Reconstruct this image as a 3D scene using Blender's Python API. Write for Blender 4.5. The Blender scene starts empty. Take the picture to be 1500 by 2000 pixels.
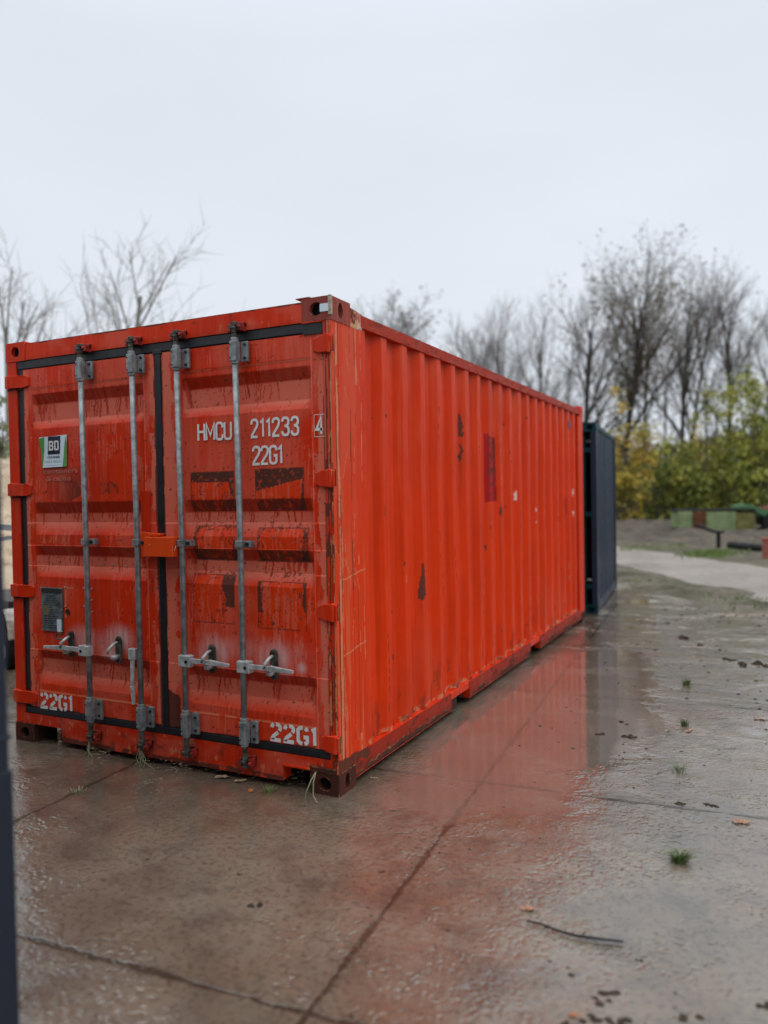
import bpy, math, random
import numpy as np
from mathutils import Vector, Matrix, noise as mn

random.seed(7)
rad = math.radians
scene = bpy.context.scene
COL = scene.collection

# ------------------------------------------------------------------ camera
CAM = Vector((1.9932, -3.4453, 1.5609))
yaw, pitch, roll = rad(-26.343), rad(-1.208), rad(-0.991)
fwd = Vector((math.sin(yaw)*math.cos(pitch), math.cos(yaw)*math.cos(pitch), math.sin(pitch)))
r0 = Vector((math.cos(yaw), -math.sin(yaw), 0)); u0 = r0.cross(fwd)
rt = math.cos(roll)*r0 + math.sin(roll)*u0
up = -math.sin(roll)*r0 + math.cos(roll)*u0
cd = bpy.data.cameras.new('camera'); cam = bpy.data.objects.new('camera', cd); COL.objects.link(cam)
cam.matrix_world = Matrix(((rt.x, up.x, -fwd.x, CAM.x), (rt.y, up.y, -fwd.y, CAM.y), (rt.z, up.z, -fwd.z, CAM.z), (0, 0, 0, 1)))
cd.sensor_fit = 'VERTICAL'; cd.sensor_height = 36; cd.lens = 1508.4/2000*36
cd.clip_start = 0.05; cd.clip_end = 2000
cd.dof.use_dof = True; cd.dof.focus_distance = 4.5; cd.dof.aperture_fstop = 0.92
scene.camera = cam
scene.render.resolution_x = 768; scene.render.resolution_y = 1024

# ------------------------------------------------------------------ sky, sun, exposure
SUN_EL, SUN_AZ = rad(48), rad(72)          # azimuth from +Y towards +X
W = bpy.data.worlds.new('World'); scene.world = W; W.use_nodes = True
nt = W.node_tree; nt.nodes.clear()
def N(t, typ, **kw):
    n = t.nodes.new(typ)
    for k, v in kw.items(): setattr(n, k, v)
    return n
out = N(nt, 'ShaderNodeOutputWorld'); bg = N(nt, 'ShaderNodeBackground')
sky = N(nt, 'ShaderNodeTexSky', sky_type='NISHITA', sun_disc=False, sun_elevation=SUN_EL, sun_rotation=SUN_AZ)
sc_ = N(nt, 'ShaderNodeVectorMath', operation='SCALE'); sc_.inputs['Scale'].default_value = 0.07
nt.links.new(sky.outputs[0], sc_.inputs[0])
tc = N(nt, 'ShaderNodeTexCoord'); sep = N(nt, 'ShaderNodeSeparateXYZ'); nt.links.new(tc.outputs['Generated'], sep.inputs[0])
ramp = N(nt, 'ShaderNodeValToRGB'); nt.links.new(sep.outputs['Z'], ramp.inputs[0])
e = ramp.color_ramp.elements
e[0].position = 0.0; e[0].color = (0.76, 0.81, 0.89, 1)
e[1].position = 0.25; e[1].color = (0.81, 0.86, 0.93, 1)
x = ramp.color_ramp.elements.new(0.5); x.color = (0.79, 0.85, 0.925, 1)
x = ramp.color_ramp.elements.new(0.62); x.color = (0.9, 1.0, 1.1, 1)
x = ramp.color_ramp.elements.new(0.9); x.color = (2.7, 2.75, 2.85, 1)
cn = N(nt, 'ShaderNodeTexNoise'); cn.inputs['Scale'].default_value = 1.6; cn.inputs['Detail'].default_value = 4
mp = N(nt, 'ShaderNodeMapping'); mp.inputs['Scale'].default_value = (1, 1, 2.5)
nt.links.new(tc.outputs['Generated'], mp.inputs[0]); nt.links.new(mp.outputs[0], cn.inputs[0])
cr = N(nt, 'ShaderNodeMapRange'); cr.inputs[1].default_value = 0.3; cr.inputs[2].default_value = 0.7
cr.inputs[3].default_value = 0.95; cr.inputs[4].default_value = 1.04; nt.links.new(cn.outputs[0], cr.inputs[0])
cm = N(nt, 'ShaderNodeVectorMath', operation='SCALE'); nt.links.new(ramp.outputs[0], cm.inputs[0]); nt.links.new(cr.outputs[0], cm.inputs['Scale'])
mx = N(nt, 'ShaderNodeMix', data_type='RGBA'); mx.inputs[0].default_value = 0.93
nt.links.new(sc_.outputs[0], mx.inputs[6]); nt.links.new(cm.outputs[0], mx.inputs[7])
nt.links.new(mx.outputs[2], bg.inputs[0]); bg.inputs[1].default_value = 1.0
nt.links.new(bg.outputs[0], out.inputs[0])
sd = bpy.data.lights.new('sun', 'SUN'); sd.energy = 1.0; sd.angle = rad(35); sd.color = (1.0, 0.97, 0.93)
sun = bpy.data.objects.new('sun', sd); COL.objects.link(sun)
sdir = Vector((math.sin(SUN_AZ)*math.cos(SUN_EL), math.cos(SUN_AZ)*math.cos(SUN_EL), math.sin(SUN_EL)))
SUNV = Vector((math.cos(rad(-18))*math.cos(SUN_EL), math.sin(rad(-18))*math.cos(SUN_EL), math.sin(SUN_EL)))
sun.rotation_euler = sdir.to_track_quat('Z', 'Y').to_euler()
scene.view_settings.view_transform = 'Standard'; scene.view_settings.look = 'None'
scene.view_settings.exposure = 0.0; scene.view_settings.gamma = 1.0; scene.view_settings.use_curve_mapping = False

# ------------------------------------------------------------------ material helpers
class MT:
    def __init__(s, name):
        s.m = bpy.data.materials.new(name); s.m.use_nodes = True
        s.t = s.m.node_tree; s.p = s.t.nodes['Principled BSDF']; s._tc = s.t.nodes.new('ShaderNodeTexCoord')
    def L(s, a, b): s.t.links.new(a, b)
    def co(s, scale=(1, 1, 1), rot=(0, 0, 0), src='Object'):
        m = s.t.nodes.new('ShaderNodeMapping'); m.inputs['Scale'].default_value = scale; m.inputs['Rotation'].default_value = rot
        s.L(s._tc.outputs[src], m.inputs[0]); return m.outputs[0]
    def noise(s, vec, scale, detail=4, rough=0.55, dist=0):
        n = s.t.nodes.new('ShaderNodeTexNoise'); n.inputs['Scale'].default_value = scale
        n.inputs['Detail'].default_value = detail; n.inputs['Roughness'].default_value = rough; n.inputs['Distortion'].default_value = dist
        s.L(vec, n.inputs[0]); return n.outputs[0]
    def vor(s, vec, scale, feature='F1'):
        n = s.t.nodes.new('ShaderNodeTexVoronoi'); n.feature = feature; n.inputs['Scale'].default_value = scale
        s.L(vec, n.inputs[0]); return n.outputs[0]
    def mr(s, v, a, b, c=0.0, d=1.0, smooth=False):
        n = s.t.nodes.new('ShaderNodeMapRange'); n.interpolation_type = 'SMOOTHSTEP' if smooth else 'LINEAR'
        for i, q in zip((1, 2, 3, 4), (a, b, c, d)): n.inputs[i].default_value = q
        s.L(v, n.inputs[0]); return n.outputs[0]
    def math(s, op, a, b=None, clamp=False):
        n = s.t.nodes.new('ShaderNodeMath'); n.operation = op; n.use_clamp = clamp
        for i, q in enumerate((a, b)):
            if q is None: continue
            if isinstance(q, (int, float)): n.inputs[i].default_value = q
            else: s.L(q, n.inputs[i])
        return n.outputs[0]
    def mix(s, f, a, b):
        n = s.t.nodes.new('ShaderNodeMix'); n.data_type = 'RGBA'
        for i, q in ((0, f), (6, a), (7, b)):
            if isinstance(q, (int, float)): n.inputs[i].default_value = q
            elif isinstance(q, tuple): n.inputs[i].default_value = (*q, 1)
            else: s.L(q, n.inputs[i])
        return n.outputs[2]
    def col(s, c):
        if isinstance(c, tuple): s.p.inputs['Base Color'].default_value = (*c, 1)
        else: s.L(c, s.p.inputs['Base Color'])
    def rough(s, r):
        if isinstance(r, (int, float)): s.p.inputs['Roughness'].default_value = r
        else: s.L(r, s.p.inputs['Roughness'])
    def bump(s, h, strength=0.3, dist=0.01, normal=None):
        n = s.t.nodes.new('ShaderNodeBump'); n.inputs['Strength'].default_value = strength; n.inputs['Distance'].default_value = dist
        s.L(h, n.inputs['Height'])
        if normal is not None: s.L(normal, n.inputs['Normal'])
        s.L(n.outputs[0], s.p.inputs['Normal']); return n.outputs[0]
    def attr(s, name):
        n = s.t.nodes.new('ShaderNodeAttribute'); n.attribute_name = name
        sp = s.t.nodes.new('ShaderNodeSeparateColor'); s.L(n.outputs['Color'], sp.inputs[0])
        return sp.outputs[0], sp.outputs[1], sp.outputs[2]
    def edge(s, radius=0.008):
        b = s.t.nodes.new('ShaderNodeBevel'); b.samples = 4; b.inputs[0].default_value = radius
        g = s.t.nodes.new('ShaderNodeNewGeometry'); d = s.t.nodes.new('ShaderNodeVectorMath'); d.operation = 'DOT_PRODUCT'
        s.L(b.outputs[0], d.inputs[0]); s.L(g.outputs['Normal'], d.inputs[1])
        return s.mr(d.outputs['Value'], 0.99, 0.80)

def paint_mat(name, base, base2, fade, orange, wear=1.0, rust=0.5, rough=(0.28, 0.5), edge=True, blot=(0.35, 0.7), spec=0.10):
    m = MT(name); c = m.co()
    big = m.noise(c, 1.7, 5, 0.6)
    col = m.mix(m.mr(big, blot[0], blot[1]), base, base2)
    st = m.noise(m.co((26, 26, 1.1)), 1.0, 4, 0.6)
    col = m.mix(m.math('MULTIPLY', m.mr(st, 0.5, 0.8), 0.35*wear), col, fade)
    D, F, O = m.attr('paint'); S, T, B = m.attr('paint2'); R, Wh, _ = m.attr('paint3')
    col = m.mix(O, col, orange)
    col = m.mix(F, col, fade)
    col = m.mix(R, col, (base[0]*0.5, base[1]*0.5, base[2]*0.6))
    col = m.mix(T, col, (0.30, 0.006, 0.008))
    fine = m.noise(c, 55, 5, 0.7)
    med = m.noise(m.co((9, 9, 3)), 1.0, 5, 0.65)
    rm = m.math('MULTIPLY', m.mr(fine, 0.60, 0.68), m.mr(med, 0.48, 0.66))
    col = m.mix(m.math('MULTIPLY', rm, rust), col, (0.06, 0.022, 0.012))
    if edge:
        ed = m.edge(); n3 = m.noise(m.co((40, 40, 9)), 1.0, 4, 0.7)
        col = m.mix(m.math('MULTIPLY', ed, m.mr(n3, 0.50, 0.60)), col, (0.50, 0.27, 0.13))
        col = m.mix(m.math('MULTIPLY', ed, m.mr(n3, 0.42, 0.34)), col, (0.05, 0.02, 0.015))
    col = m.mix(S, col, (0.50, 0.27, 0.14))
    col = m.mix(D, col, (0.055, 0.026, 0.018))
    col = m.mix(B, col, (0.016, 0.013, 0.012))
    col = m.mix(Wh, col, (0.62, 0.55, 0.53))
    m.col(col)
    r = m.mr(m.noise(c, 6, 4, 0.6), 0.3, 0.7, rough[0], rough[1])
    r = m.math('ADD', r, m.math('MULTIPLY', m.math('MAXIMUM', D, B), 0.35), True)
    m.rough(r)
    h = m.math('ADD', m.math('MULTIPLY', m.noise(c, 9, 3), 0.7), m.math('MULTIPLY', m.noise(c, 120, 3), 0.06))
    h = m.math('SUBTRACT', h, m.math('MULTIPLY', m.math('ADD', D, rm), 0.12))
    m.bump(h, 0.35, 0.012); m.p.inputs['Specular IOR Level'].default_value = spec
    return m.m

RED = paint_mat('red_container_paint', (0.60, 0.028, 0.004), (0.49, 0.025, 0.006), (0.61, 0.135, 0.085), (0.62, 0.036, 0.002))
RED_SIDE = paint_mat('red_side_paint', (0.57, 0.030, 0.001), (0.50, 0.026, 0.002), (0.54, 0.075, 0.030), (0.60, 0.032, 0.001), rough=(0.36, 0.52))
ORANGE = paint_mat('orange_lock_box_paint', (0.68, 0.065, 0.008), (0.62, 0.055, 0.008), (0.62, 0.12, 0.05), (0.7, 0.06, 0.01), rust=0.3, wear=0.4)
RUSTY = paint_mat('rusty_bottom_casting', (0.10, 0.020, 0.014), (0.035, 0.018, 0.014), (0.16, 0.05, 0.04), (0.2, 0.03, 0.01), rust=1.0, rough=(0.45, 0.8), blot=(0.3, 0.55))
RUSTY_TOP = paint_mat('rusty_top_casting', (0.33, 0.045, 0.032), (0.20, 0.05, 0.04), (0.42, 0.16, 0.12), (0.4, 0.03, 0.01), rust=1.0, rough=(0.45, 0.8), blot=(0.3, 0.55))
NAVY = paint_mat('navy_container_paint', (0.009, 0.017, 0.034), (0.012, 0.021, 0.040), (0.024, 0.038, 0.062), (0.02, 0.03, 0.05), rust=0.1, wear=0.6, edge=False, spec=0.25)
NAVY2 = paint_mat('dark_navy_container_paint', (0.007, 0.011, 0.022), (0.009, 0.014, 0.027), (0.02, 0.03, 0.045), (0.02, 0.03, 0.05), rust=0.1, wear=0.5, edge=False, rough=(0.4, 0.6), spec=0.35)
TEAL = paint_mat('teal_container_paint', (0.005, 0.032, 0.040), (0.006, 0.038, 0.046), (0.04, 0.11, 0.11), (0.02, 0.1, 0.1), rust=0.1, wear=0.8, edge=False)

def simple(name, c, r=0.5, metal=0.0, var=0.25, scale=12, bump=0.1, c2=None):
    m = MT(name); o = m.co(); n = m.noise(o, scale, 5, 0.6)
    c2 = c2 or tuple(q*(1-var*1.6) for q in c)
    m.col(m.mix(m.mr(n, 0.35, 0.68), c2, c)); m.rough(m.mr(m.noise(o, scale*1.7, 3), 0.3, 0.7, max(0.03, r-0.1), min(1, r+0.1)))
    m.p.inputs['Metallic'].default_value = metal
    if r > 0.55: m.p.inputs['Specular IOR Level'].default_value = 0.2
    if bump: m.bump(m.noise(o, scale*4, 4, 0.6), bump, 0.01)
    return m.m
GALV = simple('galvanised_steel', (0.30, 0.325, 0.33), 0.45, 0.35, 0.35, 22)
GALV_PALE = simple('pale_handle_steel', (0.52, 0.53, 0.52), 0.45, 0.2, 0.3, 30)
GALV_DARK = simple('dirty_bar_steel', (0.13, 0.125, 0.10), 0.6, 0.2, 0.5, 30)
RUBBER = simple('black_rubber', (0.010, 0.011, 0.015), 0.5, 0, 0.3, 10)
DARK = simple('dark_inside', (0.006, 0.005, 0.005), 0.9, 0, 0.3, 10, 0)  # near-black: the shade inside hollows is put into this colour
BOLT = simple('dark_bolt', (0.02, 0.02, 0.022), 0.5, 0.3)
KEEPER = simple('red_keeper', (0.42, 0.03, 0.02), 0.5, 0, 0.6, 40)
WHITE = simple('white_lettering', (0.72, 0.70, 0.68), 0.5, 0, 0.12, 60, 0)
GHOST = simple('ghost_lettering', (0.66, 0.20, 0.15), 0.6, 0, 0.35, 50, 0)
PAPER = simple('sticker_paper', (0.62, 0.72, 0.78), 0.35, 0, 0.06, 8, 0)
GREEN_P = simple('sticker_green', (0.07, 0.33, 0.06), 0.35, 0, 0.1, 8, 0)
NAVY_P = simple('sticker_navy', (0.008, 0.012, 0.035), 0.35, 0, 0.1, 8, 0)
GREY_P = simple('sticker_grey_print', (0.25, 0.29, 0.33), 0.4, 0, 0.1, 8, 0)
PLATE = simple('data_plate_metal', (0.155, 0.18, 0.195), 0.5, 0.2, 0.4, 14, 0.1)
PLATE_D = simple('data_plate_print', (0.03, 0.03, 0.03), 0.6, 0, 0.2, 14, 0)
PLATE_Y = simple('data_plate_seal', (0.16, 0.14, 0.08), 0.6, 0, 0.2, 14, 0)
BLUE_P = simple('blue_tape', (0.02, 0.05, 0.22), 0.5, 0, 0.2, 14, 0)
SPECK = simple('bare_rivet', (0.60, 0.50, 0.42), 0.4, 0.3, 0.3, 14, 0)

# ------------------------------------------------------------------ mesh helpers
def link(name, me, mat, parent=None, smooth=False, bevel=0):
    o = bpy.data.objects.new(name, me); COL.objects.link(o)
    if mat: me.materials.append(mat)
    if parent: o.parent = parent
    if smooth:
        me.polygons.foreach_set('use_smooth', [True]*len(me.polygons))
    if bevel:
        b = o.modifiers.new('bevel', 'BEVEL'); b.width = bevel; b.segments = 2; b.limit_method = 'ANGLE'; b.angle_limit = rad(40)
    return o
class MB:
    def __init__(s): s.v = []; s.f = []
    def add(s, vs, fs):
        b = len(s.v); s.v += [tuple(q) for q in vs]; s.f += [tuple(b+i for i in f) for f in fs]; return s
    def box(s, x0, x1, y0, y1, z0, z1):
        vs = [(x, y, z) for x in (x0, x1) for y in (y0, y1) for z in (z0, z1)]
        return s.add(vs, [(0, 1, 3, 2), (4, 6, 7, 5), (0, 4, 5, 1), (2, 3, 7, 6), (0, 2, 6, 4), (1, 5, 7, 3)])
    def obox(s, c, ax, ay, az):
        c = Vector(c); ax = Vector(ax); ay = Vector(ay); az = Vector(az)
        vs = [c+i*ax+j*ay+k*az for i in (-1, 1) for j in (-1, 1) for k in (-1, 1)]
        return s.add(vs, [(0, 1, 3, 2), (4, 6, 7, 5), (0, 4, 5, 1), (2, 3, 7, 6), (0, 2, 6, 4), (1, 5, 7, 3)])
    def tube(s, pts, rs, n=10, cap=True):
        pts = [Vector(p) for p in pts]
        if isinstance(rs, (int, float)): rs = [rs]*len(pts)
        b = len(s.v)
        for i, p in enumerate(pts):
            d = (pts[min(i+1, len(pts)-1)]-pts[max(i-1, 0)]).normalized()
            a = d.orthogonal() if abs(d.z) > 0.9 else d.cross(Vector((0, 0, 1)))
            if abs(d.z) > 0.9: a = Vector((1, 0, 0)) - d*d.x
            a.normalize(); c = d.cross(a)
            for k in range(n):
                t = 2*math.pi*k/n; s.v.append(tuple(p+rs[i]*(math.cos(t)*a+math.sin(t)*c)))
        for i in range(len(pts)-1):
            for k in range(n):
                q = b+i*n; s.f.append((q+k, q+(k+1) % n, q+n+(k+1) % n, q+n+k))
        if cap:
            s.f.append(tuple(b+k for k in range(n))[::-1]); s.f.append(tuple(b+(len(pts)-1)*n+k for k in range(n)))
        return s
    def prism(s, poly, d):          # poly: list of 3D points, d: extrusion vector
        n = len(poly); d = Vector(d); a = [Vector(p) for p in poly]
        return s.add(a+[p+d for p in a], [tuple(range(n))[::-1], tuple(range(n, 2*n))] + [(i, (i+1) % n, n+(i+1) % n, n+i) for i in range(n)])
    def each(s, name, mat, parent=None, smooth=False, bevel=0):
        # one object per connected piece
        par = list(range(len(s.v)))
        def find(a):
            while par[a] != a: par[a] = par[par[a]]; a = par[a]
            return a
        for f in s.f:
            for q in f[1:]: par[find(q)] = find(f[0])
        gs = {}
        for f in s.f: gs.setdefault(find(f[0]), []).append(f)
        for fs in gs.values():
            idx = sorted({i for f in fs for i in f}); mp_ = {i: k for k, i in enumerate(idx)}
            c = MB(); c.v = [s.v[i] for i in idx]; c.f = [tuple(mp_[i] for i in f) for f in fs]; c.build(name, mat, parent, smooth, bevel)
    def build(s, name, mat, parent=None, smooth=False, bevel=0):
        me = bpy.data.meshes.new(name); me.from_pydata(s.v, [], s.f); me.update()
        return link(name, me, mat, parent, smooth, bevel)
def tag(o, label=None, cat=None, group=None, kind=None):
    for k, v in (('label', label), ('category', cat), ('group', group), ('kind', kind)):
        if v: o[k] = v
    return o
def empty(name, loc=(0, 0, 0), rz=0, label=None, cat=None, group=None):
    o = bpy.data.objects.new(name, None); COL.objects.link(o); o.location = loc; o.rotation_euler = (0, 0, rz); o.empty_display_size = 0.1
    return tag(o, label, cat, group)
def npmesh(name, V, F, mat, parent=None, smooth=True, attrs=None):
    me = bpy.data.meshes.new(name); V = np.asarray(V, dtype=np.float32); F = np.asarray(F, dtype=np.int32)
    me.vertices.add(len(V)); me.vertices.foreach_set('co', V.ravel())
    k = F.shape[1]; me.loops.add(F.size); me.loops.foreach_set('vertex_index', F.ravel())
    me.polygons.add(len(F)); me.polygons.foreach_set('loop_start', np.arange(0, F.size, k, dtype=np.int32))
    me.polygons.foreach_set('loop_total', np.full(len(F), k, dtype=np.int32)); me.update(calc_edges=True)
    for an, arr in (attrs or {}).items():
        a = me.color_attributes.new(an, 'FLOAT_COLOR', 'POINT'); a.data.foreach_set('color', np.asarray(arr, dtype=np.float32).ravel())
    return link(name, me, mat, parent, smooth)
def grid(name, us, vs, pos, mat, parent=None, paint=None, smooth=False, flip=False):
    U, Vv = np.meshgrid(us, vs, indexing='ij'); P = pos(U, Vv); V = np.stack([p*np.ones_like(U) for p in P], -1).reshape(-1, 3)
    nu, nv = U.shape; i = np.arange(nu*nv).reshape(nu, nv)
    F = np.stack([i[:-1, :-1], i[1:, :-1], i[1:, 1:], i[:-1, 1:]], -1).reshape(-1, 4)
    if flip: F = F[:, ::-1]
    at = None
    if paint:
        a, b = paint(U, Vv); one = np.ones_like(U)
        at = {k: np.clip(np.stack([q*one for q in c], -1).reshape(-1, 4), 0, 1) for k, c in (('paint', (a[0], a[1], a[2], 1)), ('paint2', (b[0], b[1], b[2], 1)), ('paint3', (a[3], b[3], 0, 1)))}
    return npmesh(name, V, F, mat, parent, smooth, at)

# value noise in numpy, for weathering painted where it really sits
def h2(ix, iy, s):
    h = (ix*374761393 + iy*668265263 + s*974634777) & 0xffffffff
    h = ((h ^ (h >> 13))*1274126177) & 0xffffffff
    return ((h ^ (h >> 16)) & 0xffff)/65535.0
def vn(x, y, s=0):
    ix = np.floor(x).astype(np.int64); iy = np.floor(y).astype(np.int64); fx = x-ix; fy = y-iy
    fx = fx*fx*(3-2*fx); fy = fy*fy*(3-2*fy)
    return (h2(ix, iy, s)*(1-fx)+h2(ix+1, iy, s)*fx)*(1-fy)+(h2(ix, iy+1, s)*(1-fx)+h2(ix+1, iy+1, s)*fx)*fy
def fb(x, y, s=0, o=4):
    t = 0; a = 0.5; n = 0
    for k in range(o): t = t+a*vn(x*2**k, y*2**k, s+k*17); n += a; a *= 0.55
    return t/n
def ss(a, b, x): t = np.clip((x-a)/(b-a), 0, 1); return t*t*(3-2*t)
def inpoly(x, y, poly):
    c = np.zeros(x.shape, bool); n = len(poly)
    for i in range(n):
        x0, y0 = poly[i]; x1, y1 = poly[(i+1) % n]
        if y0 == y1: continue
        m = ((y0 > y) != (y1 > y)) & (x < (x1-x0)*(y-y0)/(y1-y0)+x0); c ^= m
    return c

# ================================================================== SETTING: ground
def wet_ground(name, kind):
    m = MT(name); c = m.co()
    rotc = m.co((1, 1, 1), (0, 0, rad(-4)))
    big = m.noise(c, 0.55, 5, 0.6); mid = m.noise(c, 3.2, 6, 0.65); fine = m.noise(c, 38, 5, 0.65); vf = m.noise(c, 170, 3, 0.6)
    warm = m.noise(m.co((1, 1, 1), (0.4, 0.2, 1)), 1.1, 5, 0.6)
    col = m.mix(m.mr(big, 0.35, 0.65), (0.082, 0.060, 0.039), (0.165, 0.138, 0.104))
    col = m.mix(m.mr(warm, 0.44, 0.62), col, (0.125, 0.080, 0.052))
    col = m.mix(m.math('MULTIPLY', m.mr(mid, 0.48, 0.66), 0.8), col, (0.060, 0.050, 0.038))
    col = m.mix(m.math('MULTIPLY', m.mr(fine, 0.50, 0.66), 0.8), col, (0.045, 0.036, 0.027))
    col = m.mix(m.math('MULTIPLY', m.mr(vf, 0.56, 0.70), 0.4), col, (0.25, 0.22, 0.19))
    # slab joints: 2 m grid turned by four degrees
    wob = m.math('MULTIPLY', m.math('SUBTRACT', m.noise(c, 7, 5, 0.7), 0.5), 0.045)
    sp = m.t.nodes.new('ShaderNodeSeparateXYZ'); m.L(rotc, sp.inputs[0])
    ds = []
    ox = 0.6*math.cos(rad(4))+0.5*math.sin(rad(4)); oy = -0.6*math.sin(rad(4))+0.5*math.cos(rad(4))
    for ax, off in ((0, ox), (1, oy)):
        t = m.math('ADD', m.math('ADD', sp.outputs[ax], 1.0-off+200.0), wob)
        t = m.math('MODULO', t, 2.0); ds.append(m.math('ABSOLUTE', m.math('SUBTRACT', t, 1.0)))
    d = m.math('MINIMUM', ds[0], ds[1])
    wid = m.mr(m.noise(c, 2.6, 5, 0.7), 0.34, 0.70, 0.0005, 0.026)
    jn = m.math('DIVIDE', d, wid); joint = m.mr(jn, 0.4, 1.6, 1.0, 0.0, True)
    halo = m.mr(d, 0.0, 0.12, 0.5, 0.0, True)
    if kind == 'slab':
        col = m.mix(m.math('MULTIPLY', halo, m.mr(fine, 0.35, 0.6)), col, (0.060, 0.050, 0.036))
        col = m.mix(m.math('MULTIPLY', m.math('MULTIPLY', joint, 0.8), m.mr(fine, 0.3, 0.45, 0.5, 1.0)), col, (0.020, 0.016, 0.010))
    m.col(col)
    silt = m.math('MULTIPLY', m.mr(m.noise(m.co((0.8, 1.3, 1), (0.9, 0.3, 0.2)), 1.3, 6, 0.68), 0.50, 0.60), m.mr(m.noise(c, 14, 5, 0.7), 0.36, 0.56))
    spy = m.t.nodes.new('ShaderNodeSeparateXYZ'); m.L(c, spy.inputs[0])
    silt = m.math('MULTIPLY', silt, m.mr(spy.outputs[1], 0.5, 5.5, 0.25, 0.9))
    col = m.mix(silt, col, (0.25, 0.21, 0.165)); m.col(col)
    # calm sheet of water along the container's long side and a few small puddles
    cx_ = m.math('DIVIDE', m.math('SUBTRACT', spy.outputs[0], 0.60), 0.75); cy_ = m.math('DIVIDE', m.math('SUBTRACT', spy.outputs[1], 2.2), 2.4)
    dd_ = m.math('ADD', m.math('SQRT', m.math('ADD', m.math('MULTIPLY', cx_, cx_), m.math('MULTIPLY', cy_, cy_))), m.math('MULTIPLY', m.math('SUBTRACT', m.noise(c, 1.9, 5, 0.65), 0.5), 1.5))
    calm = m.mr(dd_, 0.85, 1.10, 1.0, 0.0, True)
    calm = m.math('MAXIMUM', calm, m.math('MULTIPLY', m.mr(m.noise(m.co((1, 1.4, 1), (0, 0, 0.5)), 0.85, 3, 0.5), 0.58, 0.66, 0.0, 1.0, True), m.mr(spy.outputs[1], 0.3, 1.2, 0.0, 1.0, True)))
    col = m.mix(m.math('MULTIPLY', calm, 0.45), col, (0.175, 0.145, 0.118)); m.col(col)
    dry_ = m.math('SUBTRACT', 1.0, calm)
    # wetness film: smooth water with drier crust
    film = m.noise(c, 0.9, 5, 0.62)
    wet = m.mr(film, 0.36, 0.60, 0.0, 1.0, True)
    crust = m.mr(m.noise(c, 7.0, 5, 0.62), 0.42, 0.62)
    r = m.mix(wet, (0.17,)*3, (0.045,)*3)
    r = m.math('ADD', m.math('ADD', r, m.math('MULTIPLY', crust, 0.08)), m.math('MULTIPLY', silt, 0.35), True)
    r = m.math('ADD', m.math('MULTIPLY', r, dry_), m.math('MULTIPLY', calm, 0.035))
    m.rough(r)
    m.p.inputs['Specular IOR Level'].default_value = 0.5
    m.p.inputs['IOR'].default_value = 1.6
    cw = m.math('SUBTRACT', m.math('ADD', 0.70, m.math('MULTIPLY', calm, 0.05)), m.math('MULTIPLY', m.math('MAXIMUM', joint, silt) if kind == 'slab' else silt, 0.55), True); m.L(cw, m.p.inputs['Coat Weight']); m.p.inputs['Coat IOR'].default_value = 1.5; m.p.inputs['Coat Roughness'].default_value = 0.05
    # height: pocks, ripples, rain dimples
    rip = m.noise(m.co((1, 1, 1), (0, 0, 0.4)), 42, 3, 0.55, 0.8)
    pw = m.t.nodes.new('ShaderNodeVectorMath'); pw.operation = 'MULTIPLY_ADD'; pn = m.t.nodes.new('ShaderNodeTexNoise'); pn.inputs['Scale'].default_value = 7; m.L(c, pn.inputs[0]); m.L(pn.outputs['Color'], pw.inputs[0]); pw.inputs[1].default_value = (0.16, 0.16, 0.16); m.L(c, pw.inputs[2])
    pock = m.mr(m.vor(pw.outputs[0], 30), 0.0, 0.45)
    h = m.math('MULTIPLY', rip, m.mr(m.noise(c, 1.1, 3), 0.4, 0.6, 0.15, 0.55))
    h = m.math('ADD', h, m.math('MULTIPLY', pock, m.mr(m.noise(c, 2.2, 3), 0.42, 0.58, 0.0, 0.55)))
    h = m.math('ADD', h, m.math('MULTIPLY', m.noise(c, 90, 4, 0.6), m.mr(film, 0.36, 0.62, 0.22, 0.04)))
    h = m.math('ADD', h, m.math('MULTIPLY', mid, 0.8))
    if kind == 'slab': h = m.math('SUBTRACT', h, m.math('MULTIPLY', joint, 0.25))
    nb = m.bump(m.math('MULTIPLY', h, m.mr(calm, 0, 1, 1.0, 0.10)), 0.55, 0.010); m.L(nb, m.p.inputs['Coat Normal'])
    return m.m
SLAB = wet_ground('wet_concrete', 'slab')
def soil_mat(name, a, b, c3, r=(0.4, 0.9), sc=1.0, bump=0.6):
    m = MT(name); c = m.co()
    n1 = m.noise(c, 0.8*sc, 6, 0.65); n2 = m.noise(c, 5*sc, 6, 0.7)
    col = m.mix(m.mr(n1, 0.35, 0.65), a, b); col = m.mix(m.mr(n2, 0.5, 0.68), col, c3)
    m.col(col); m.rough(m.mr(n1, 0.35, 0.65, *r)); m.p.inputs['Specular IOR Level'].default_value = 0.12; m.bump(n2, bump, 0.04); return m.m
MUD = soil_mat('muddy_soil', (0.060, 0.050, 0.033), (0.135, 0.118, 0.090), (0.035, 0.033, 0.016))
ROADM = soil_mat('pale_track', (0.20, 0.176, 0.155), (0.255, 0.23, 0.205), (0.15, 0.13, 0.11), (0.35, 0.7), 0.8, 0.3)
SAND = soil_mat('heap_sand', (0.34, 0.27, 0.19), (0.42, 0.34, 0.25), (0.20, 0.15, 0.10), (0.8, 0.95), 1.2, 0.8)

def sheet(name, x0, x1, y0, y1, z, mat, n=2, amp=0.0, seed=0, ring=None):
    us = np.linspace(x0, x1, n); vs = np.linspace(y0, y1, n)
    return grid(name, us, vs, lambda U, V: (U, V, z+amp*(fb(U*0.4, V*0.4, seed)-0.5)), mat)
g = sheet('ground', -600, 600, -600, 900, -0.012, MUD); tag(g, kind='structure')
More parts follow.
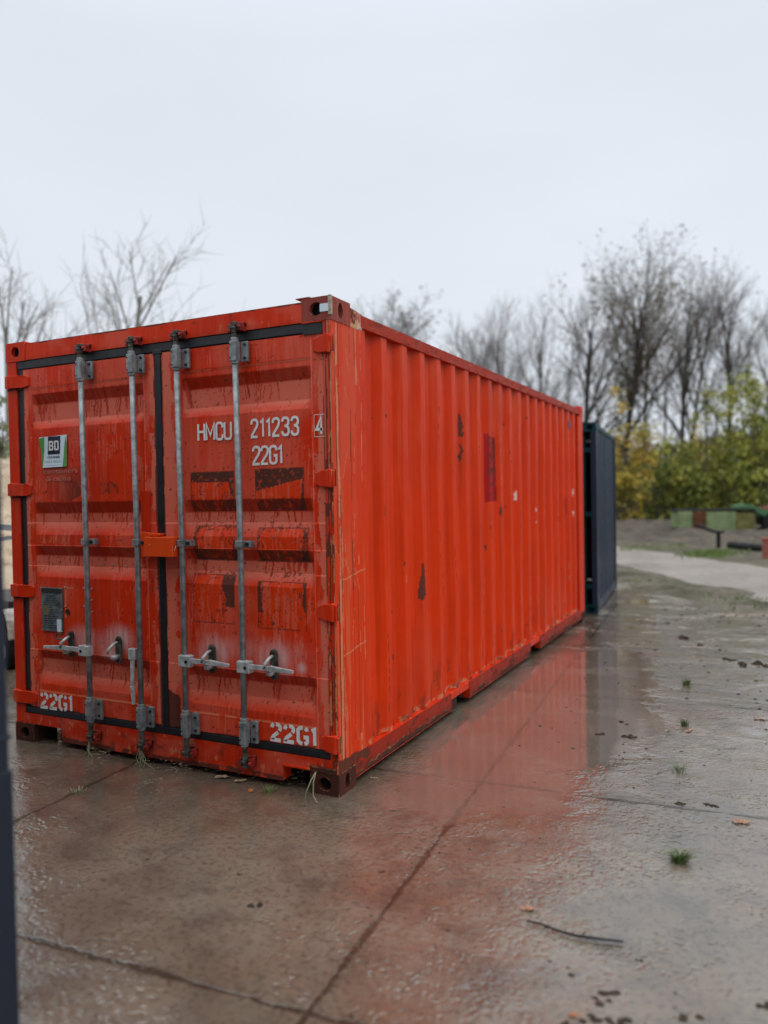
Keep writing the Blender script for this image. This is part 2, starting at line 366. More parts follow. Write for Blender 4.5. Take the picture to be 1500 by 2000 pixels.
# yard of concrete plates, ragged far edge along the verge
def ragged(name, poly, z, mat, seed, amp=0.25, step=0.25):
    pts = []
    for i in range(len(poly)):
        a = Vector(poly[i]); b = Vector(poly[(i+1) % len(poly)]); n = max(1, int((b-a).length/step)); nr = Vector((-(b-a).y, (b-a).x)).normalized()
        for k in range(n):
            p = a.lerp(b, k/n); o = (mn.noise(Vector((p.x*0.9, p.y*0.9, seed)))+0.4*mn.noise(Vector((p.x*4, p.y*4, seed+5))))*amp
            pts.append((p.x+nr.x*o, p.y+nr.y*o))
    me = bpy.data.meshes.new(name); me.from_pydata([(p[0], p[1], z) for p in pts], [], [tuple(range(len(pts)))]); me.update()
    return link(name, me, mat)
yard = ragged('concrete_yard', [(-14, -12), (14, -12), (14, -6.5), (1.3, 8.9), (-0.9, 12.2), (-3.2, 14.0), (-14, 14)], 0.0, SLAB, 3)
if yard.data.polygons[0].normal.z < 0: yard.data.flip_normals()
tag(yard, kind='structure')
road = ragged('road', [(14.0, -14.5), (18.5, -12), (2.3, 13.3), (0.3, 16.2), (-1.9, 19.4), (-8, 27.5), (-14, 34), (-15, 30), (-7.5, 22), (-1.0, 13.9), (0.6, 11.0), (2.0, 8.5)], -0.004, ROADM, 9, 0.22)
if road.data.polygons[0].normal.z < 0: road.data.flip_normals()
tag(road, kind='structure')

# dirt ridge between yard and track, and rough earth bank beyond the track
def ridge(name, path, w, h, mat, seed, n=160, m_=18):
    path = [Vector((*p, 0)) for p in path]
    L = [0]
    for i in range(len(path)-1): L.append(L[-1]+(path[i+1]-path[i]).length)
    def at(t):
        s = t*L[-1]
        for i in range(len(L)-1):
            if s <= L[i+1]+1e-9: return path[i].lerp(path[i+1], (s-L[i])/(L[i+1]-L[i])), (path[i+1]-path[i]).normalized()
        return path[-1], (path[-1]-path[-2]).normalized()
    V = []; F = []
    for i in range(n):
        p, d = at(i/(n-1)); nr = Vector((-d.y, d.x, 0))
        for j in range(m_):
            t = j/(m_-1)*2-1; q = p+nr*(t*w)
            z = h*(max(0, 1-t*t))*(0.35+1.3*max(0, 0.5+mn.noise(Vector((q.x*0.8, q.y*0.8, seed)))))+0.7*h*mn.noise(Vector((q.x*2.7, q.y*2.7, seed)))*(1-t*t)-0.35*h*(0.5+mn.noise(Vector((q.x*1.3, q.y*1.3, seed+3))))
            V.append((q.x, q.y, z-0.02))
    for i in range(n-1):
        for j in range(m_-1):
            a = i*m_+j; F.append((a, a+m_, a+m_+1, a+1))
    return npmesh(name, V, F, mat)
VERGE = soil_mat('verge_soil', (0.048, 0.042, 0.025), (0.17, 0.15, 0.12), (0.055, 0.060, 0.022), (0.6, 0.95), 2.2, 0.9)
tag(ridge('verge', [(-5, 16.0), (-1.5, 12.6), (1.1, 9.3), (3.5, 5.9), (8, 0.2)], 0.85, 0.075, VERGE, 2, 320, 40), kind='structure')
BANK = soil_mat('bank_soil', (0.052, 0.043, 0.032), (0.120, 0.102, 0.080), (0.024, 0.021, 0.015), (0.6, 0.95), 0.9, 1.0)
tag(ridge('embankment', [(-24, 46), (-12, 37), (-3, 30), (3, 25.5), (12, 18), (24, 8)], 6.5, 0.24, BANK, 4, 220, 40), kind='structure')

# ================================================================== RED CONTAINER
red = empty('shipping_container', (0, 0, 0), 0, 'weathered red twenty-foot shipping container standing on wet concrete plates, doors facing the viewer', 'shipping container')
PITCH, DEP = 0.2785, 0.036
def corr(t, phase=0.0):                 # trapezoid corrugation, 0 = outer rib, 1 = inner
    u = ((t-phase)/PITCH) % 1.0
    return np.where(u < 0.26, 0, np.where(u < 0.5, (u-0.26)/0.24, np.where(u < 0.76, 1, (1-u)/0.24)))
# right side wall: corrugated, painted weathering, paler towards the top
patches = [  # (Y,Z) outlines
    ('B', 'D', [(1.79, 2.17), (1.87, 2.13), (1.90, 2.06), (1.87, 2.03), (1.91, 2.02), (1.90, 1.985), (1.79, 1.995)]),
    ('B', 'D', [(1.83, 1.94), (1.90, 1.905), (1.91, 1.88), (1.87, 1.87), (1.86, 1.82), (1.82, 1.80), (1.78, 1.85), (1.83, 1.87), (1.85, 1.90), (1.80, 1.92)]),
    ('T', 'T', [(2.38, 2.05), (2.66, 2.03), (2.68, 1.50), (2.38, 1.49)]),
    ('D', 'D', [(1.14, 1.13), (1.155, 1.05), (1.16, 0.88), (1.05, 0.88), (1.07, 1.00), (1.11, 1.05)]),
    ('D', 'D', [(1.12, 1.12), (1.15, 1.12), (1.18, 0.90), (1.05, 0.885), (1.05, 0.95), (1.09, 1.0)])]
def side_paint(Y, Z):
    z = np.zeros_like(Y); D = z.copy(); F = z.copy(); O = z.copy(); R = z.copy(); S = z.copy(); T = z.copy(); B = z.copy(); Wh = z.copy()
    jit = 0.010*(fb(Y*30, Z*30, 3)-0.5)*2; Y0 = seen(Y)
    for a, b, poly in patches:
        m = inpoly(Y0+jit, Z+jit*0.8, poly)
        if a == 'T':
            T = np.where(m, 0.95, T); D = np.where(m & (fb(Y0*40, Z*25, 8) > 0.54-0.25*(Z-1.75)) & (Y0 > 2.46), 0.7, D)
        else: D = np.where(m, 0.9, D)
    st = fb(Y*35, Z*1.2, 5); st2 = fb(Y*80, Z*3, 15)
    F += 0.40*ss(0.52, 0.72, st)*ss(1.2, 2.4, Z) + 0.35*ss(0.60, 0.72, st2)*ss(0.45, 0.6, fb(Y*4, Z*1.0, 22))
    F += 0.35*ss(0.5, 0.75, fb(Y*3, Z*0.7, 31))*ss(0.9, 0.4, Z)
    F += 0.30*ss(2.2, 2.45, Z)*fb(Y*9, Z*3, 41)
    R += 0.35*ss(0.62, 0.75, fb(Y*22, Z*0.8, 55)) 
    O += 0.8*ss(0.4, 0.6, fb(Y*1.3, Z*0.9, 61))*ss(2.0, 1.2, Z)
    # long thin scrapes on the rib edges
    rs = np.random.RandomState(4)
    for (ya, yb, za, zb) in ((3.18, 3.275, 1.50, 1.575), (5.46, 5.52, 1.52, 1.61), (5.46, 5.52, 1.29, 1.345), (3.88, 3.92, 1.375, 1.42), (3.885, 3.915, 1.27, 1.29)):
        jz = 0.035*(fb(Y0*45, Z*0, 4)-0.5); jy = 0.035*(fb(Z*45, Y0*0, 5)-0.5)
        Wh = np.where((Y0 > ya+jy) & (Y0 < yb-jy) & (Z > za+jz) & (Z < zb-jz*1.3), 0.55+0.4*fb(Y0*40, Z*40, 9), Wh)
    T = np.where((Y0 > 5.08) & (Y0 < 5.15) & (Z > 1.30) & (Z < 1.50), 0.9, T)
    for k in range(46):
        y0 = 0.25+rs.rand()*5.6; z0 = 0.3+rs.rand()*1.9; l = 0.05+0.4*rs.rand()**2; w = 0.0018+0.002*rs.rand()
        if k < 24: y0 = 0.2785*round(y0/0.2785)+0.06+0.02*rs.rand()
        m = (np.abs(Y-y0-0.01*np.sin(Z*9+k)-0.006*(fb(Y*0+k, Z*30, k)-0.5)) < w) & (np.abs(Z-z0) < l)
        if k % 3: D = np.where(m & (fb(Y*5, Z*40, k) > 0.42), 0.8, D)
        else: S = np.where(m & (fb(Y*5, Z*40, k) > 0.42), 0.5, S)
    for k in range(60):
        y0 = 0.3+rs.rand()*5.6; z0 = 0.25+rs.rand()*2.1; w = 0.003+0.007*rs.rand()**2
        m = ((Y-y0)**2+((Z-z0)*0.6)**2 < (w*(0.6+0.9*fb(Y*90, Z*90, k)))**2)
        D = np.where(m, 0.9, D)
    for (y0, z0, w) in ((2.84, 1.41, 0.026), (2.16, 0.70, 0.022), (2.56, 1.29, 0.014), (2.16, 0.735, 0.01), (2.5, 1.13, 0.014), (3.75, 1.57, 0.014), (4.85, 1.28, 0.02)):
        D = np.where((Y-y0)**2+((Z-z0)*0.7)**2 < (w*(0.5+1.0*fb(Y*70, Z*70, 3)))**2, 0.95, D)
    D = np.where((np.abs(Y-1.52) < 0.006) & (Z < 1.0) & (Z > 0.82), 0.7, D)
    # darker tone in the rib hollows, and runs below the chips
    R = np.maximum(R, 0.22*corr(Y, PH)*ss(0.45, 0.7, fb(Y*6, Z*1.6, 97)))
    for (y0, z0, l) in ((2.84, 1.38, 0.22), (2.16, 0.68, 0.20), (1.86, 1.80, 0.35), (3.75, 1.55, 0.2), (4.85, 1.27, 0.2), (1.10, 0.88, 0.18), (3.0, 2.2, 0.3), (4.2, 1.9, 0.3)):
        m = ss(0.012, 0.002, np.abs(Y0-y0-0.012*(fb(Z*9, Z*0, 3)-0.5)))*ss(z0-l, z0, Z)*(Z < z0); D = np.maximum(D, 0.45*m*fb(Y*60, Z*12, 5)*1.5)
    # bent, chipped lower edge
    eb = ss(0.205, 0.175, Z+0.03*(fb(Y*6, Z*2, 71)-0.5)); S = np.maximum(S, eb*0.6*(fb(Y*20, Z*30, 77) > 0.45)); D = np.maximum(D, eb*0.8*(fb(Y*25, Z*20, 79) > 0.60))
    D = np.maximum(D, 0.5*ss(0.62, 0.7, fb(Y*28, Z*6, 81))*ss(0.55, 0.2, Z))
    return (D, F, O, R), (S, T, B, Wh)
PH = 0.325
def side_x(Y): return -0.012-DEP*corr(Y, PH)
def seen(Y): return Y+(side_x(Y))*(Y+3.445)/1.99      # where a mark on the rib would be read off on the flat face plane
us = []
k = -1
ys = np.unique(np.clip(np.concatenate([np.linspace(0.30, 5.80, 620)] + [0.325+i*PITCH+np.array([0, 0.26, 0.5, 0.76])*PITCH for i in range(20)]), 0.30, 5.80))
zs = np.linspace(0.150, 2.500, 300)
def side_pos(U, V):
    dent = 0.016*(fb(U*1.1, V*1.3, 91)-0.5)+0.008*(fb(U*3.1, V*2.3, 93)-0.5)+0.016*(fb(U*4, V*2.5, 92)-0.5)*ss(0.6, 0.16, V)
    return (side_x(U)+dent, U, V)
o = grid('side_wall', ys, zs, side_pos, RED_SIDE, red, side_paint)
# left side wall, far end wall, roof, floor
ysl = np.unique(np.clip(np.concatenate([0.35+i*PITCH+np.array([0, 0.26, 0.5, 0.76])*PITCH for i in range(21)]+[np.array([0.2, 5.85])]), 0.2, 5.85))
grid('side_wall', ysl, np.linspace(0.15, 2.5, 6), lambda U, V: (-2.438+0.012+DEP*corr(U, 0.35), U, V), RED, red)
xse = np.unique(np.clip(np.concatenate([-2.3+i*PITCH+np.array([0, 0.26, 0.5, 0.76])*PITCH for i in range(9)]+[np.array([-2.29, -0.14])]), -2.29, -0.14))
grid('end_wall', xse, np.linspace(0.15, 2.5, 4), lambda U, V: (U, 6.046-DEP*corr(U, 0), V), RED, red)
grid('roof', np.linspace(-2.40, -0.04, 4), np.unique(np.concatenate([0.16+i*0.209+np.array([0, 0.05, 0.10, 0.15]) for i in range(28)])),
     lambda U, V: (U, V, 2.562-0.02*((((V-0.16)/0.209) % 1.0) > 0.35)), RED, red)
MB().box(-2.40, -0.04, 0.02, 6.04, 0.12, 0.15).build('floor', DARK, red)
# under-floor cross members
cmb = MB()
for i in range(18): cmb.box(-2.36, -0.06, 0.45+i*0.3, 0.49+i*0.3, 0.045, 0.119)
cmb.each('cross_member', RUSTY, red)

def hole_plate(mb, o, u, v, n, w, h, ew, eh, depth, cx=0.5, cy=0.5, N_=24):
    """plate w x h in plane (u,v) at o with an oval hole, tunnel going inwards along -n"""
    o, u, v, n = map(Vector, (o, u, v, n)); c = o+u*(w*cx)+v*(h*cy)
    R_ = []; E = []; I = []
    for k in range(N_):
        t = 2*math.pi*(k+0.5)/N_; ca, sa = math.cos(t), math.sin(t)
        E.append(c+u*(ew/2*ca)+v*(eh/2*sa))
        tx = ((1-cx)*w if ca > 0 else cx*w)/max(abs(ca), 1e-6); ty = ((1-cy)*h if sa > 0 else cy*h)/max(abs(sa), 1e-6); s = min(tx, ty)
        R_.append(c+u*(s*ca)+v*(s*sa))
    b = len(mb.v); mb.v += [tuple(p) for p in R_+E+[p-n*depth for p in E]]
    for k in range(N_):
        j = (k+1) % N_; mb.f.append((b+k, b+j, b+N_+j, b+N_+k)); mb.f.append((b+N_+k, b+N_+j, b+2*N_+j, b+2*N_+k))
    for q, sg in (((0, 0), 0), ((1, 0), 1), ((1, 1), 2), ((0, 1), 3)):   # fill corners
        cp = o+u*(w*q[0])+v*(h*q[1]); d = [(Vector(mb.v[b+k])-cp).length for k in range(N_)]; k = min(range(N_), key=lambda a: d[a])
        k2 = (k+1) % N_ if d[(k+1) % N_] < d[(k-1) % N_] else (k-1) % N_
        mb.v.append(tuple(cp)); mb.f.append((b+k, b+k2, len(mb.v)-1))
def casting(x0, x1, y0, y1, z0, z1, fx, fy, mat, parent, name='corner_casting', fill=DARK):
    """fx,fy = outward directions (+1/-1) of the holed end face and side face"""
    mb = MB(); wx, wy, h = x1-x0, y1-y0, z1-z0
    ya = y0 if fy < 0 else y1; xa = x1 if fx > 0 else x0
    hole_plate(mb, (x0, ya, z0), (1, 0, 0), (0, 0, 1), (0, fy, 0), wx, h, 0.078, 0.070, 0.03)
    hole_plate(mb, (xa, y0, z0), (0, 1, 0), (0, 0, 1), (fx, 0, 0), wy, h, 0.052, 0.085, 0.03)
    yb = y1 if fy < 0 else y0; xb = x0 if fx > 0 else x1
    mb.add([(x0, y0, z1), (x1, y0, z1), (x1, y1, z1), (x0, y1, z1)], [(0, 1, 2, 3)])
    mb.add([(x0, y0, z0), (x1, y0, z0), (x1, y1, z0), (x0, y1, z0)], [(3, 2, 1, 0)])
    mb.add([(x0, yb, z0), (x1, yb, z0), (x1, yb, z1), (x0, yb, z1)], [(0, 1, 2, 3)])
    mb.add([(xb, y0, z0), (xb, y1, z0), (xb, y1, z1), (xb, y0, z1)], [(0, 1, 2, 3)])
    o = mb.build(name, mat, parent)
    MB().box(x0+0.031, x1-0.031, y0+0.031, y1-0.031, z0+0.012, z1-0.012).build('casting_hollow_shade', fill, o)  # dark block added inside so the holes read as shaded hollows
    return o
# eight corner castings
casting(-0.170, 0.004, -0.004, 0.205, 2.470, 2.592, 1, -1, RUSTY_TOP, red)
casting(-2.442, -2.262, -0.004, 0.178, 2.468, 2.590, -1, -1, RED, red)
casting(-0.172, 0.004, -0.004, 0.178, 0.0, 0.118, 1, -1, RUSTY, red)
casting(-2.442, -2.268, -0.004, 0.178, 0.0, 0.118, -1, -1, RUSTY, red)
for x0, x1, fx in ((-0.162, 0.004, 1), (-2.442, -2.276, -1)):
    casting(x0, x1, 5.88, 6.060, 2.468, 2.590, fx, 1, RED, red)
    casting(x0, x1, 5.88, 6.060, 0.0, 0.118, fx, 1, RUSTY, red)

# corner posts
def post_side_paint(Y, Z):
    z = np.zeros_like(Y); D = z.copy(); S = z.copy(); R = z.copy(); F = z.copy()
    for y0, w, s in ((0.060, 0.011, 1), (0.082, 0.003, 2), (0.262, 0.007, 3), (0.315, 0.003, 4)):
        d = np.abs(Y-y0-0.03*(fb(Z*1.5, Z*0, s)-0.5)-0.006*(fb(Z*9, Z*0, s+3)-0.5)); m = d < w*(0.3+1.2*fb(Z*6, Y*20, s))
        S = np.where(m & (fb(Y*80, Z*14, s+4) > 0.42) & (fb(Z*2.2, Z*0, s+40) > (0.36 if s == 1 else 0.52)), 0.6, S)
    for y0, w, s in ((0.075, 0.003, 11), (0.19, 0.003, 12), (0.245, 0.0025, 13), (0.035, 0.004, 14)):
        d = np.abs(Y-y0-0.016*(fb(Z*1.2, Z*0, s)-0.5)); m = (d < w*(0.3+1.2*fb(Z*8, Y*20, s))) & (fb(Z*2.3, Z*0+3, s) > 0.42)
        D = np.where(m, 0.85, D)
    rs = np.random.RandomState(9)
    for k in range(26):
        y0 = rs.rand()*0.33; z0 = 0.2+2.2*rs.rand(); l = 0.01+0.08*rs.rand(); sl = rs.randn()*0.5
        m = (np.abs(Y-y0-(Z-z0)*sl) < 0.0018) & (np.abs(Z-z0) < l); S = np.where(m, 0.55, S)
    for z0 in (1.12, 0.72):
        m = (np.abs(Z-z0-0.15*(Y-0.1)-0.01*fb(Y*20, Z, 2)) < 0.003) & (Y > 0.07); S = np.where(m, 0.6, S)
    F = 0.55*ss(0.45, 0.65, fb(Y*14, Z*1.3, 19))*ss(0.4, 2.0, Z)
    O = 0.6*ss(0.40, 0.6, fb(Y*6, Z*0.8, 23))*ss(1.9, 0.6, Z)
    S = np.maximum(S, 0.22*ss(1.8, 0.4, Z)*ss(0.50, 0.62, fb(Y*50, Z*2.5, 29)))
    D = np.maximum(D, 0.9*(Z < 0.15+0.05*fb(Y*12, Z, 5)))
    return (D, F, O, R), (S, z, z, z)
def post_front_paint(X, Z):
    z = np.zeros_like(X); D = z.copy(); S = z.copy()
    for x0, w, s in ((-0.030, 0.0035, 1), (-0.014, 0.0025, 2)):
        d = np.abs(X-x0-0.010*(fb(Z*1.6, Z*0, s)-0.5)); D = np.where((d < w*(0.3+1.4*fb(Z*9, X*30, s))), 0.9, D)
    D = np.where((fb(X*60, Z*14, 9) > 0.60) & (fb(Z*2, Z*0, 4) > 0.40) & (Z < 1.75), 0.85, D)
    d = np.abs(X+0.006-0.004*(fb(Z*2, Z*0, 8)-0.5)); S = np.where((d < 0.004) & (fb(X*80, Z*12, 6) > 0.42), 0.7, S)
    S = np.where((fb(X*50, Z*7, 33) > 0.64), 0.5, S)
    F = 0.6*ss(1.3, 2.0, Z)*ss(0.35, 0.6, fb(X*40, Z*2, 3))
    return (D, F, z, z), (S, z, z, z)


pc = MB().box(-0.040, -0.0022, 0.0022, 0.33, 0.118, 2.468).build('corner_post', RED, red)
pc['label'] = 'scraped orange-red corner post beside the right door'
grid('post_side', np.linspace(0.0, 0.335, 68), np.linspace(0.115, 2.470, 400), lambda U, V: (0*U+0.0, U, V), RED_SIDE, pc, post_side_paint)
grid('post_front', np.linspace(-0.046, 0.0, 14), np.linspace(0.115, 2.470, 400), lambda U, V: (U, 0*U+0.0, V), RED, pc, post_front_paint)
MB().box(-2.438, -2.352, 0.0, 0.16, 0.118, 2.468).build('corner_post', RED, red, bevel=0.004)
MB().box(-0.12, 0.0, 5.79, 6.055, 0.118, 2.468).build('corner_post', RED_SIDE, red, bevel=0.004)
MB().box(-2.438, -2.32, 5.79, 6.055, 0.118, 2.468).build('corner_post', RED, red, bevel=0.004)

# rails on the right side
def rail_paint_top(Y, Z):
    z = np.zeros_like(Y); F = 0.5*ss(0.4, 0.7, fb(Y*4, Z*20, 3)); D = 0.5*ss(0.6, 0.7, fb(Y*12, Z*40, 5)); R = 0.75+0*z; D = np.maximum(D, 0.12)
    return (D, F, z, R), (0.5*(fb(Y*30, Z*60, 9) > 0.76)*1.0, z, z, z)
tr = MB().box(-0.058, -0.0025, 0.33, 5.88, 2.492, 2.553).build('top_rail', RED, red)
grid('rail_face', np.linspace(0.33, 5.88, 500), np.linspace(2.489, 2.556, 12), lambda U, V: (0*U+0.002*(fb(U*3, V, 4)-0.5), U, V), RED_SIDE, tr, rail_paint_top)
MB().box(-2.438, -2.385, 0.33, 5.88, 2.492, 2.556).build('top_rail', RED, red, bevel=0.003)
# weathered gusset plate behind the top casting
def gus_paint(Y, Z):
    z = np.zeros_like(Y); S = 0.8*(fb(Y*30, Z*30, 2) > 0.50)*1.0; D = 0.8*(fb(Y*22, Z*22, 7) > 0.58)*1.0
    S = np.maximum(S, 0.9*(Z < 2.492)); return (D, 0.7*fb(Y*9, Z*9, 3), z, z), (S, z, z, 0.3*(fb(Y*15, Z*15, 12) > 0.6))
gp = MB().add([(-0.06, .206, 2.471), (-0.003, .206, 2.471), (-0.003, .206, 2.575), (-0.06, .206, 2.575), (-0.06, .345, 2.471), (-0.003, .345, 2.471), (-0.003, .345, 2.562), (-0.06, .345, 2.562)],
     [(0, 1, 2, 3), (4, 7, 6, 5), (0, 4, 5, 1), (2, 6, 7, 3), (1, 5, 6, 2), (0, 3, 7, 4)]).build('gusset_plate', RUSTY_TOP, red)
grid('gusset_face', np.linspace(0.206, 0.345, 30), np.linspace(2.471, 2.562, 20), lambda U, V: (0*U, U, V), RUSTY_TOP, gp, gus_paint)

# bottom rail with two fork pockets
def brail_paint(Y, Z):
    z = np.zeros_like(Y); e = fb(Y*3.2, Z*0, 3)*0.13+0.04*fb(Y*22, Z*30, 6)-0.030
    D = 0.95*(Z < e+0.012)*1.0; B = 0.6*(Z < e-0.012)*1.0; F = 0.15*ss(0.4, 0.7, fb(Y*3, Z*10, 12)); R = 0.75+0*z; D = np.maximum(D, 0.28+0.35*ss(0.12, 0.05, Z))
    D = np.maximum(D, 0.8*(fb(Y*12, Z*20, 14) > 0.70)); S = 0.6*((np.abs(Z-e-0.016) < 0.004) & (fb(Y*20, Z*20, 4) > 0.5))
    return (D, F, z, R), (S*1.0, z, B, z)
for a, b in ((0.178, 1.60), (1.97, 3.64), (3.98, 5.88)):
    br_ = MB().box(-0.055, -0.0025, a+0.002, b-0.002, 0.040, 0.162).build('bottom_rail', RED, red)
    grid('rail_face', np.linspace(a, b, int((b-a)/0.012)), np.linspace(0.036, 0.166, 26), lambda U, V: (0*U+0.004*(fb(U*2.5, V*3, 4)-0.5)-0.008*(V < 0.045), U, V), RED, br_, brail_paint)
for a, b in ((1.602, 1.968), (3.642, 3.978)):
    MB().box(-0.050, -0.003, a, b, 0.116, 0.162).build('pocket_lintel', RED, red)
    MB().box(-0.25, -0.215, a, b, 0.03, 0.126).build('fork_pocket_shade', DARK, red)  # dark sheet standing in for the shade inside the pocket
    MB().box(-0.04, -0.006, a, a+0.11, 0.034, 0.10+0.02).build('pocket_plate', RUSTY, red) if a < 2 else None
MB().box(-2.438, -2.38, 0.18, 5.88, 0.040, 0.162).build('bottom_rail', RED, red)

# header and sill on the door end
def header_paint(X, Z):
    z = np.zeros_like(X); F = 0.35*ss(0.45, 0.7, fb(X*5, Z*5, 3)); O = 0.5*ss(0.3, 0.7, fb(X*2, Z*2, 5)); D = 0.8*(Z > 2.566+0.006*fb(X*14, Z*0, 4))*1.0
    D = np.maximum(D, 0.5*ss(0.70, 0.76, fb(X*16, Z*20, 11))); S = 0.35*(fb(X*40, Z*12, 21) > 0.80)*1.0
    D = np.maximum(D, 0.35*ss(2.50, 2.475, Z)*fb(X*10, Z*10, 31))
    return (D, F, O, z), (S, z, z, z)
hd = MB().box(-2.262, -0.170, 0.004, 0.10, 2.472, 2.573).build('door_header', RED, red)
grid('header_face', np.linspace(-2.262, -0.170, 300), np.linspace(2.470, 2.576, 16), lambda U, V: (U, 0*U+0.0, V), RED, hd, header_paint)
def sill_paint(X, Z):
    z = np.zeros_like(X); F = 0.4*ss(0.45, 0.7, fb(X*6, Z*8, 3)); e = 0.045+0.03*fb(X*5, Z*0, 9)
    D = 0.85*((Z < e) & (fb(X*25, Z*25, 7) > 0.40))*1.0; D = np.maximum(D, 0.5*ss(0.58, 0.7, fb(X*12, Z*14, 11)))
    for x0 in (-1.72, -1.31, -0.98, -0.57):
        D = np.maximum(D, 0.8*ss(0.07, 0.0, np.hypot((X-x0-0.02), (Z-0.11)*0.8))*fb(X*20, Z*20, 2)*1.4)
    return (D, F, z, 0.25+z), (0.4*(fb(X*40, Z*20, 21) > 0.72), z, z, z)
sl = MB().box(-2.02, -0.345, 0.004, 0.08, 0.040, 0.186).box(-2.27, -2.02, 0.004, 0.08, 0.122, 0.186).box(-0.345, -0.046, 0.004, 0.08, 0.120, 0.186).build('door_sill', RED, red)
grid('sill_face', np.linspace(-2.02, -0.345, 300), np.linspace(0.036, 0.188, 28), lambda U, V: (U, 0*U+0.0, V), RED, sl, sill_paint)
grid('sill_face', np.linspace(-2.352, -2.02, 60), np.linspace(0.120, 0.188, 12), lambda U, V: (U, 0*U+0.0, V), RED, sl, sill_paint)
grid('sill_face', np.linspace(-0.345, -0.046, 60), np.linspace(0.118, 0.188, 12), lambda U, V: (U, 0*U+0.0, V), RED, sl, sill_paint)
MB().box(-2.26, -2.03, 0.2, 0.22, 0.0, 0.12).box(-0.33, -0.18, 0.2, 0.22, 0.0, 0.12).each('sill_pocket_shade', DARK, red)  # dark sheets standing in for shade behind the sill notches
MB().box(-0.345, -0.172, -0.006, 0.03, 0.1185, 0.130).build('pocket_lip', RED, red, bevel=0.002)
MB().box(-0.172, -0.012, -0.010, 0.03, 0.1185, 0.145).build('casting_plate', RUSTY, red, bevel=0.003)

# black gaskets (behind the door face)
gk = MB().box(-2.352, -0.046, 0.006, 0.05, 2.414, 2.4705).build('door_gasket', RUBBER, red, bevel=0.006)
MB().box(-2.352, -0.046, 0.004, 0.05, 0.1865, 0.232).build('door_gasket', RUBBER, red, bevel=0.006)
MB().box(-2.3515, -2.298, 0.012, 0.06, 0.2325, 2.4135).build('door_gasket', RUBBER, red)
MB().box(-0.0455, -0.034, 0.02, 0.06, 0.2325, 2.4135).build('door_gasket', RUBBER, red)
MB().box(-1.188, -1.142, 0.003, 0.06, 0.2325, 2.4135).build('door_gasket', RUBBER, red, bevel=0.006)
MB().box(-1.20, -1.13, 0.001, 0.03, 2.40, 2.432).build('gasket_patch', RUBBER, red, bevel=0.006)

